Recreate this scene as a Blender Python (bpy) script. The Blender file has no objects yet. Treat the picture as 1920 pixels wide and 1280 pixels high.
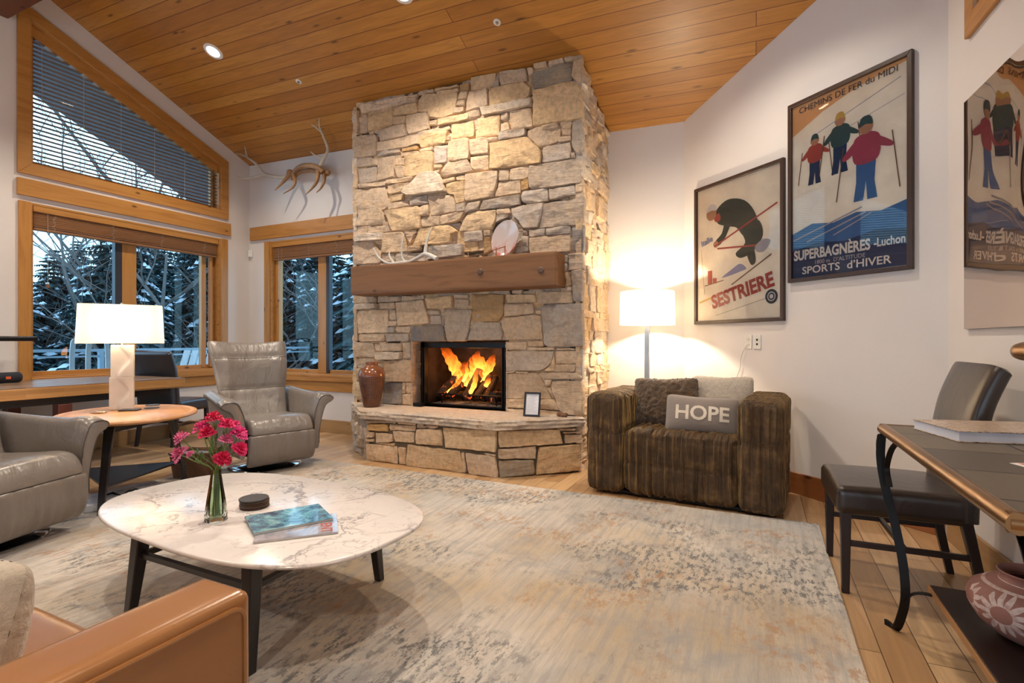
import bpy, bmesh, math, random
from mathutils import Vector, Matrix, noise, geometry
random.seed(7)
C = bpy.context.scene.collection
PI = math.pi
V = Vector
def rad(d): return math.radians(d)

# ------------------------------------------------------------------ materials
class NT:
    def __init__(s, name):
        s.m = bpy.data.materials.new(name); s.m.use_nodes = True
        s.t = s.m.node_tree; s.n = s.t.nodes; s.l = s.t.links
        s.b = s.n['Principled BSDF']; s.out = s.n['Material Output']
    def node(s, typ, **kw):
        n = s.n.new(typ)
        for k, v in kw.items():
            if k.startswith('_'): setattr(n, k[1:], v)
            else:
                kk = k.replace('__', ' ')
                n.inputs[int(kk[1:]) if kk[0] == 'i' and kk[1:].isdigit() else kk].default_value = v
        return n
    def link(s, a, b): s.l.new(a, b)
    def coords(s, scale=(1, 1, 1), kind='Object', rot=(0, 0, 0), loc=(0, 0, 0)):
        tc = s.node('ShaderNodeTexCoord'); mp = s.node('ShaderNodeMapping', Scale=scale, Rotation=rot, Location=loc)
        s.link(tc.outputs[kind], mp.inputs[0]); return mp.outputs[0]
    def noise(s, vec, scale, detail=4, rough=.55, dist=0):
        n = s.node('ShaderNodeTexNoise', Scale=scale, Detail=detail, Roughness=rough, Distortion=dist)
        s.link(vec, n.inputs['Vector']); return n.outputs[0]
    def ramp(s, fac, stops):
        r = s.node('ShaderNodeValToRGB'); e = r.color_ramp.elements
        while len(e) < len(stops): e.new(.5)
        for i, (p, c) in enumerate(stops):
            e[i].position = p; e[i].color = (c, c, c, 1) if not hasattr(c, '__len__') else (*c[:3], 1)
        s.link(fac, r.inputs[0]); return r.outputs[0]
    def mix(s, fac, a, b, mode='MIX'):
        m = s.node('ShaderNodeMix', _data_type='RGBA', _blend_type=mode)
        for sock, v in ((m.inputs[0], fac), (m.inputs[6], a), (m.inputs[7], b)):
            if isinstance(v, bpy.types.NodeSocket): s.link(v, sock)
            elif hasattr(v, '__len__'): sock.default_value = (*v[:3], 1)
            else: sock.default_value = v
        return m.outputs[2]
    def bump(s, h, strength=.3, dist=.01, prev=None):
        b = s.node('ShaderNodeBump', Strength=strength, Distance=dist)
        s.link(h, b.inputs['Height'])
        if prev: s.link(prev, b.inputs['Normal'])
        return b.outputs[0]
    def math(s, op, a, b=0):
        m = s.node('ShaderNodeMath', _operation=op)
        for i, v in enumerate((a, b)):
            if isinstance(v, bpy.types.NodeSocket): s.link(v, m.inputs[i])
            else: m.inputs[i].default_value = v
        return m.outputs[0]
    def fin(s, col=None, rough=.5, metal=0, normal=None, **kw):
        if isinstance(col, bpy.types.NodeSocket): s.link(col, s.b.inputs['Base Color'])
        elif col is not None: s.b.inputs['Base Color'].default_value = (*col[:3], 1)
        if isinstance(rough, bpy.types.NodeSocket): s.link(rough, s.b.inputs['Roughness'])
        else: s.b.inputs['Roughness'].default_value = rough
        s.b.inputs['Metallic'].default_value = metal
        if normal: s.link(normal, s.b.inputs['Normal'])
        for k, v in kw.items(): s.b.inputs[k.replace('_', ' ')].default_value = v
        return s.m

def simple(name, col, rough=.5, metal=0, var=.06, nscale=6, bump=0, bscale=60, bdist=.002, **kw):
    t = NT(name); v = t.coords(); n = t.noise(v, nscale, 3)
    dark = tuple(c * (1 - var * 2) for c in col); lite = tuple(min(1, c * (1 + var * 2)) for c in col)
    c = t.ramp(n, [(.3, dark), (.7, lite)])
    nb = t.bump(t.noise(v, bscale, 3), bump, bdist) if bump else None
    return t.fin(c, rough, metal, nb, **kw)

def wood(name, c1, c2, axis='x', rough=.45, scale=1.0, knots=True, grain=1.0, coat=0):
    t = NT(name); i = 'xyz'.index(axis)
    s1 = [9 * scale] * 3; s1[i] = .7 * scale
    v = t.coords(tuple(s1)); g = t.noise(v, 2.2, 5, .6, .8)
    s2 = [60 * scale] * 3; s2[i] = 2.2 * scale
    f = t.noise(t.coords(tuple(s2)), 2, 3)
    c = t.ramp(g, [(.25, c2), (.5, c1), (.8, tuple(min(1, x * 1.15) for x in c1))])
    c = t.mix(t.math('MULTIPLY', f, .45 * grain), c, c2)
    if knots:
        s3 = [5.5] * 3; s3[i] = 2.6
        vo = t.node('ShaderNodeTexVoronoi', Scale=1.0); t.link(t.coords(tuple(s3)), vo.inputs['Vector'])
        k = t.ramp(vo.outputs['Distance'], [(.045, 1), (.10, 0)])
        c = t.mix(t.math('MULTIPLY', k, .85), c, tuple(x * .22 for x in c2))
    return t.fin(c, rough, 0, t.bump(f, .15, .002), Coat_Weight=coat)

def planks(name, cols, width, length, along, gap=.004, rough=.4, knot=True, dark=(.05, .02, .005), coat=.15, grainmix=.35, rot=0):
    """boards in the object's XY plane; along = 'x' or 'y'"""
    t = NT(name)
    rz = (0, 0, rad(90) if along == 'y' else 0)
    v = t.coords((1, 1, 1), rot=(0, 0, rz[2] + rad(rot)))
    br = t.node('ShaderNodeTexBrick', _offset=.37, _offset_frequency=2, Color1=(0, 0, 0, 1), Color2=(1, 1, 1, 1), Mortar=(0, 0, 0, 1),
                Scale=1.0, Brick__Width=length, Row__Height=width)
    br.inputs['Mortar Size'].default_value = gap; br.inputs['Mortar Smooth'].default_value = .3; br.inputs['Bias'].default_value = 0
    t.link(v, br.inputs['Vector'])
    # per board shift so that the grain does not run on
    sh = t.node('ShaderNodeVectorMath', _operation='MULTIPLY_ADD'); t.link(br.outputs['Color'], sh.inputs[0]); sh.inputs[1].default_value = (7, 3, 5); t.link(v, sh.inputs[2])
    m1 = t.node('ShaderNodeMapping', Scale=(1.2, 14, 1)); t.link(sh.outputs[0], m1.inputs[0])
    g = t.noise(m1.outputs[0], 1.6, 5, .6, 1.2)
    m2 = t.node('ShaderNodeMapping', Scale=(3, 90, 1)); t.link(sh.outputs[0], m2.inputs[0])
    f = t.noise(m2.outputs[0], 1.5, 3)
    base = t.ramp(br.outputs['Color'], [(0, cols[0]), (.5, cols[1]), (1, cols[2])])
    c = t.mix(t.ramp(g, [(.35, 0), (.75, grainmix * 1.6)]), base, tuple(x * .45 for x in cols[0]))
    c = t.mix(t.math('MULTIPLY', f, grainmix), c, tuple(x * .55 for x in cols[0]))
    if knot:
        m3 = t.node('ShaderNodeMapping', Scale=(2.4, 9, 1)); t.link(sh.outputs[0], m3.inputs[0])
        vo = t.node('ShaderNodeTexVoronoi', Scale=1.0); t.link(m3.outputs[0], vo.inputs['Vector'])
        c = t.mix(t.ramp(vo.outputs['Distance'], [(.05, .85), (.15, 0)]), c, tuple(x * .2 for x in cols[0]))
    c = t.mix(br.outputs['Fac'], c, dark)
    nb = t.bump(t.math('SUBTRACT', 1, br.outputs['Fac']), .5, .004)
    nb = t.bump(f, .08, .001, nb)
    return t.fin(c, rough, 0, nb, Coat_Weight=coat, Coat_Roughness=.25)

def stone_mat(name, attr=True, base=(.5, .4, .28), rough=.9):
    t = NT(name); v = t.coords()
    if attr:
        a = t.node('ShaderNodeVertexColor', _layer_name='col'); b = a.outputs['Color']
    else: b = t.ramp(t.noise(v, 1.5, 3), [(.3, tuple(x * .8 for x in base)), (.7, base)])
    n1 = t.noise(v, 5, 5, .6, .6); n2 = t.noise(v, 28, 5, .65)
    c = t.mix(t.ramp(n1, [(.40, .0), (.75, .50)]), b, (.58, .37, .18), 'MULTIPLY' if False else 'MIX')
    c = t.mix(t.ramp(n1, [(.2, .35), (.38, 0)]), c, (.28, .25, .22))
    c = t.mix(t.ramp(n2, [(.3, .45), (.6, 0)]), c, (.16, .12, .09))
    st = t.coords((3, 3, 14)); n3 = t.noise(st, 2.0, 5, .6, 1.0)
    nb = t.bump(n3, .55, .02); nb = t.bump(n2, .45, .008, nb)
    return t.fin(c, rough, 0, nb)

def emis(name, col, strength):
    t = NT(name); return t.fin(col, .6, Emission_Color=(*col, 1), Emission_Strength=strength)

# ------------------------------------------------------------------ mesh builder
class MB:
    def __init__(s): s.v = []; s.f = []; s.mi = []; s.cur = 0; s.M = Matrix.Identity(4); s.cols = None
    def add(s, vs, fs, M=None):
        o = len(s.v); T = s.M @ M if M is not None else s.M
        s.v += [tuple(T @ V(p)) for p in vs]
        s.f += [tuple(i + o for i in f) for f in fs]; s.mi += [s.cur] * len(fs)
        return s
    def box(s, a, b, M=None):
        x0, y0, z0 = a; x1, y1, z1 = b
        return s.add([(x0,y0,z0),(x1,y0,z0),(x1,y1,z0),(x0,y1,z0),(x0,y0,z1),(x1,y0,z1),(x1,y1,z1),(x0,y1,z1)],
                     [(3,2,1,0),(4,5,6,7),(0,1,5,4),(1,2,6,5),(2,3,7,6),(3,0,4,7)], M)
    def loft(s, secs, closed=True, caps=True, M=None):
        n = len(secs[0]); vs = [p for c in secs for p in c]; fs = []
        for i in range(len(secs) - 1):
            for j in range(n if closed else n - 1):
                k = (j + 1) % n
                fs.append((i*n+j, i*n+k, (i+1)*n+k, (i+1)*n+j))
        if caps and closed:
            fs.append(tuple(range(n - 1, -1, -1))); fs.append(tuple((len(secs)-1)*n + j for j in range(n)))
        return s.add(vs, fs, M)
    def tube(s, pts, r, n=10, M=None, caps=True, flat=1.0, up=None):
        pts = [V(p) for p in pts]; rs = r if hasattr(r, '__len__') else [r] * len(pts)
        secs = []; prev = None
        for i, p in enumerate(pts):
            t = (pts[min(i+1, len(pts)-1)] - pts[max(i-1, 0)]).normalized()
            if prev is None:
                ref = V(up) if up else (V((0,0,1)) if abs(t.z) < .9 else V((1,0,0)))
                a = (ref - t * ref.dot(t)).normalized()
            else:
                a = (prev - t * prev.dot(t))
                a = a.normalized() if a.length > 1e-6 else V((1,0,0))
            prev = a; b = t.cross(a)
            secs.append([p + a * rs[i] * math.cos(2*PI*k/n) * flat + b * rs[i] * math.sin(2*PI*k/n) for k in range(n)])
        return s.loft(secs, True, caps, M)
    def strip(s, pts, w, th, up=(0,0,1), M=None):
        """rectangular bar swept along pts, w across 'up', th along it"""
        pts = [V(p) for p in pts]; secs = []
        for i, p in enumerate(pts):
            t = (pts[min(i+1, len(pts)-1)] - pts[max(i-1, 0)]).normalized()
            a = V(up); a = (a - t * a.dot(t)).normalized(); b = t.cross(a)
            secs.append([p + a*th/2 + b*w/2, p - a*th/2 + b*w/2, p - a*th/2 - b*w/2, p + a*th/2 - b*w/2])
        return s.loft(secs, True, True, M)
    def lathe(s, prof, n=32, M=None, sx=1, sy=1, caps=True):
        secs = [[(r*math.cos(2*PI*k/n)*sx, r*math.sin(2*PI*k/n)*sy, z) for k in range(n)] for r, z in prof]
        return s.loft(secs, True, caps, M)
    def prism(s, poly, z0, z1, M=None):
        poly = [V((p[0], p[1], 0)) for p in poly]; n = len(poly)
        tri = geometry.tessellate_polygon([poly])
        vs = [(p.x, p.y, z0) for p in poly] + [(p.x, p.y, z1) for p in poly]
        fs = []
        for t in tri:
            a, b, c = t
            if (poly[b]-poly[a]).cross(poly[c]-poly[a]).z < 0: t = (a, c, b)
            fs.append((t[2], t[1], t[0])); fs.append((t[0]+n, t[1]+n, t[2]+n))
        ar = sum(poly[i].x*poly[(i+1) % n].y - poly[(i+1) % n].x*poly[i].y for i in range(n))
        for i in range(n):
            j = (i+1) % n
            fs.append((i, j, j+n, i+n) if ar > 0 else (j, i, i+n, j+n))
        return s.add(vs, fs, M)
    def flat(s, poly, M=None, z=0):
        poly = [V((p[0], p[1], z)) for p in poly]
        tri = geometry.tessellate_polygon([poly]); fs = []
        for a, b, c in tri:
            fs.append((a, b, c) if (poly[b]-poly[a]).cross(poly[c]-poly[a]).z > 0 else (a, c, b))
        return s.add(poly, fs, M)
    def soft(s, h, r, n=14, fn=None, M=None, c=(0,0,0)):
        """rounded box with half sizes h, corner radius r; fn(pos, normal) -> new pos"""
        idx = {}; vs = []; fs = []
        hx, hy, hz = h; nn = n if hasattr(n, '__len__') else (n, n, n)
        def vert(i, j, k):
            key = (i, j, k)
            if key not in idx:
                def w(t, m, hh):   # denser near the ends
                    u = 2*t/m - 1; e = min(.5, 1.3*r/hh); q = abs(u)
                    q = q/.6*(1-e) if q < .6 else (1-e) + (q-.6)/.4*e
                    return math.copysign(q, u)*hh
                p = V((w(i, nn[0], hx), w(j, nn[1], hy), w(k, nn[2], hz)))
                q = V((max(-hx+r, min(hx-r, p.x)), max(-hy+r, min(hy-r, p.y)), max(-hz+r, min(hz-r, p.z))))
                d = (p - q); nrm = d.normalized() if d.length > 1e-9 else V((0,0,1))
                p = q + nrm * r
                if fn: p = fn(p, nrm)
                idx[key] = len(vs); vs.append(V(p) + V(c))
            return idx[key]
        a, b, cc = nn
        for i in range(a):
            for j in range(b):
                fs.append((vert(i,j,cc), vert(i+1,j,cc), vert(i+1,j+1,cc), vert(i,j+1,cc)))
                fs.append((vert(i,j+1,0), vert(i+1,j+1,0), vert(i+1,j,0), vert(i,j,0)))
        for i in range(a):
            for k in range(cc):
                fs.append((vert(i,0,k), vert(i+1,0,k), vert(i+1,0,k+1), vert(i,0,k+1)))
                fs.append((vert(i,b,k+1), vert(i+1,b,k+1), vert(i+1,b,k), vert(i,b,k)))
        for j in range(b):
            for k in range(cc):
                fs.append((vert(a,j,k), vert(a,j+1,k), vert(a,j+1,k+1), vert(a,j,k+1)))
                fs.append((vert(0,j,k+1), vert(0,j+1,k+1), vert(0,j+1,k), vert(0,j,k)))
        return s.add(vs, fs, M)
    def sphere(s, c, r, n=12, M=None, sc=(1,1,1)):
        prof = [(max(1e-4, math.sin(PI*i/n)), -math.cos(PI*i/n)) for i in range(n+1)]
        secs = [[(c[0]+r*sc[0]*a*math.cos(2*PI*k/n), c[1]+r*sc[1]*a*math.sin(2*PI*k/n), c[2]+r*sc[2]*z) for k in range(n)] for a, z in prof]
        return s.loft(secs, True, True, M)
    def build(s, name, mats, parent=None, smooth=True, angle=35, bevel=0, loc=None, rz=None, sub=0, col=None):
        me = bpy.data.meshes.new(name); me.from_pydata(s.v, [], s.f); me.validate()
        if not isinstance(mats, (list, tuple)): mats = [mats]
        for m in mats: me.materials.append(m)
        if len(mats) > 1 and len(me.polygons) == len(s.mi): me.polygons.foreach_set('material_index', s.mi)
        if smooth:
            me.shade_smooth(); me.set_sharp_from_angle(angle=rad(angle))
        if col:
            ca = me.color_attributes.new('col', 'FLOAT_COLOR', 'POINT')
            for i, c in enumerate(col): ca.data[i].color = (*c, 1)
        me.update()
        o = bpy.data.objects.new(name, me); C.objects.link(o)
        if parent: o.parent = parent
        if loc is not None: o.location = loc
        if rz is not None: o.rotation_euler[2] = rz
        if bevel:
            b = o.modifiers.new('Bevel', 'BEVEL'); b.width = bevel; b.segments = 2; b.limit_method = 'ANGLE'; b.angle_limit = rad(40)
            b.harden_normals = False
        if sub:
            b = o.modifiers.new('Subdivision', 'SUBSURF'); b.levels = sub; b.render_levels = sub
        return o

def tag(o, label=None, cat=None, group=None, kind=None):
    if label: o['label'] = label
    if cat: o['category'] = cat
    if group: o['group'] = group
    if kind: o['kind'] = kind
    return o
def thing(name, label, cat, loc=(0,0,0), rz=0, group=None, kind=None):
    o = bpy.data.objects.new(name, None); C.objects.link(o); o.empty_display_size = .1
    o.location = loc; o.rotation_euler = (0, 0, rz); return tag(o, label, cat, group, kind)
def struct(name, mb, m, label=None, parent=None, **kw):
    o = mb.build(name, m, parent, **kw)
    if parent is None: tag(o, label, 'room', kind='structure')
    return o
def dup(root, loc=None, rz=None, label=None, group=None, scale=None):
    def rec(o, par):
        c = o.copy(); C.objects.link(c); c.parent = par
        for ch in list(o.children): rec(ch, c)
        return c
    r = rec(root, None)
    if loc is not None: r.location = loc
    if rz is not None: r.rotation_euler[2] = rz
    if label: r['label'] = label
    if group: r['group'] = group
    if scale: r.scale = scale
    return r
def smoothpoly(pts, n=5):
    out = []; m = len(pts)
    for i in range(m):
        p0, p1, p2, p3 = [V(pts[(i+k) % m]) for k in (-1, 0, 1, 2)]
        for k in range(n):
            t = k/n
            out.append(.5*((2*p1) + (p2-p0)*t + (2*p0-5*p1+4*p2-p3)*t*t + (3*p1-p0-3*p2+p3)*t**3))
    return [tuple(p) for p in out]
def smoothline(pts, n=6):
    P = [V(pts[0])*2 - V(pts[1])] + [V(p) for p in pts] + [V(pts[-1])*2 - V(pts[-2])]; out = []
    for i in range(1, len(P)-2):
        p0, p1, p2, p3 = P[i-1:i+3]
        for k in range(n):
            t = k/n
            out.append(.5*((2*p1) + (p2-p0)*t + (2*p0-5*p1+4*p2-p3)*t*t + (3*p1-p0-3*p2+p3)*t**3))
    out.append(P[-2]); return out
def text_mesh(body, size, sx=1.0, shear=0, bold=0, extrude=0):
    cu = bpy.data.curves.new('lettering', 'FONT'); cu.body = body; cu.size = size; cu.shear = shear; cu.offset = bold; cu.extrude = extrude
    cu.align_x = 'CENTER'; cu.align_y = 'CENTER'; cu.resolution_u = 3
    o = bpy.data.objects.new('lettering', cu); C.objects.link(o)
    dg = bpy.context.evaluated_depsgraph_get(); me = bpy.data.meshes.new_from_object(o.evaluated_get(dg))
    vs = [(v.co.x*sx, v.co.y, v.co.z) for v in me.vertices]; fs = [tuple(p.vertices) for p in me.polygons]
    bpy.data.objects.remove(o); bpy.data.curves.remove(cu); bpy.data.meshes.remove(me)
    return vs, fs
def ceil_h(x, y):
    if y < 2.35: y = 4.7 - y
    return 3.584 + .432*(4.989 - y) - .030*(x + 6.398)
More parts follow.
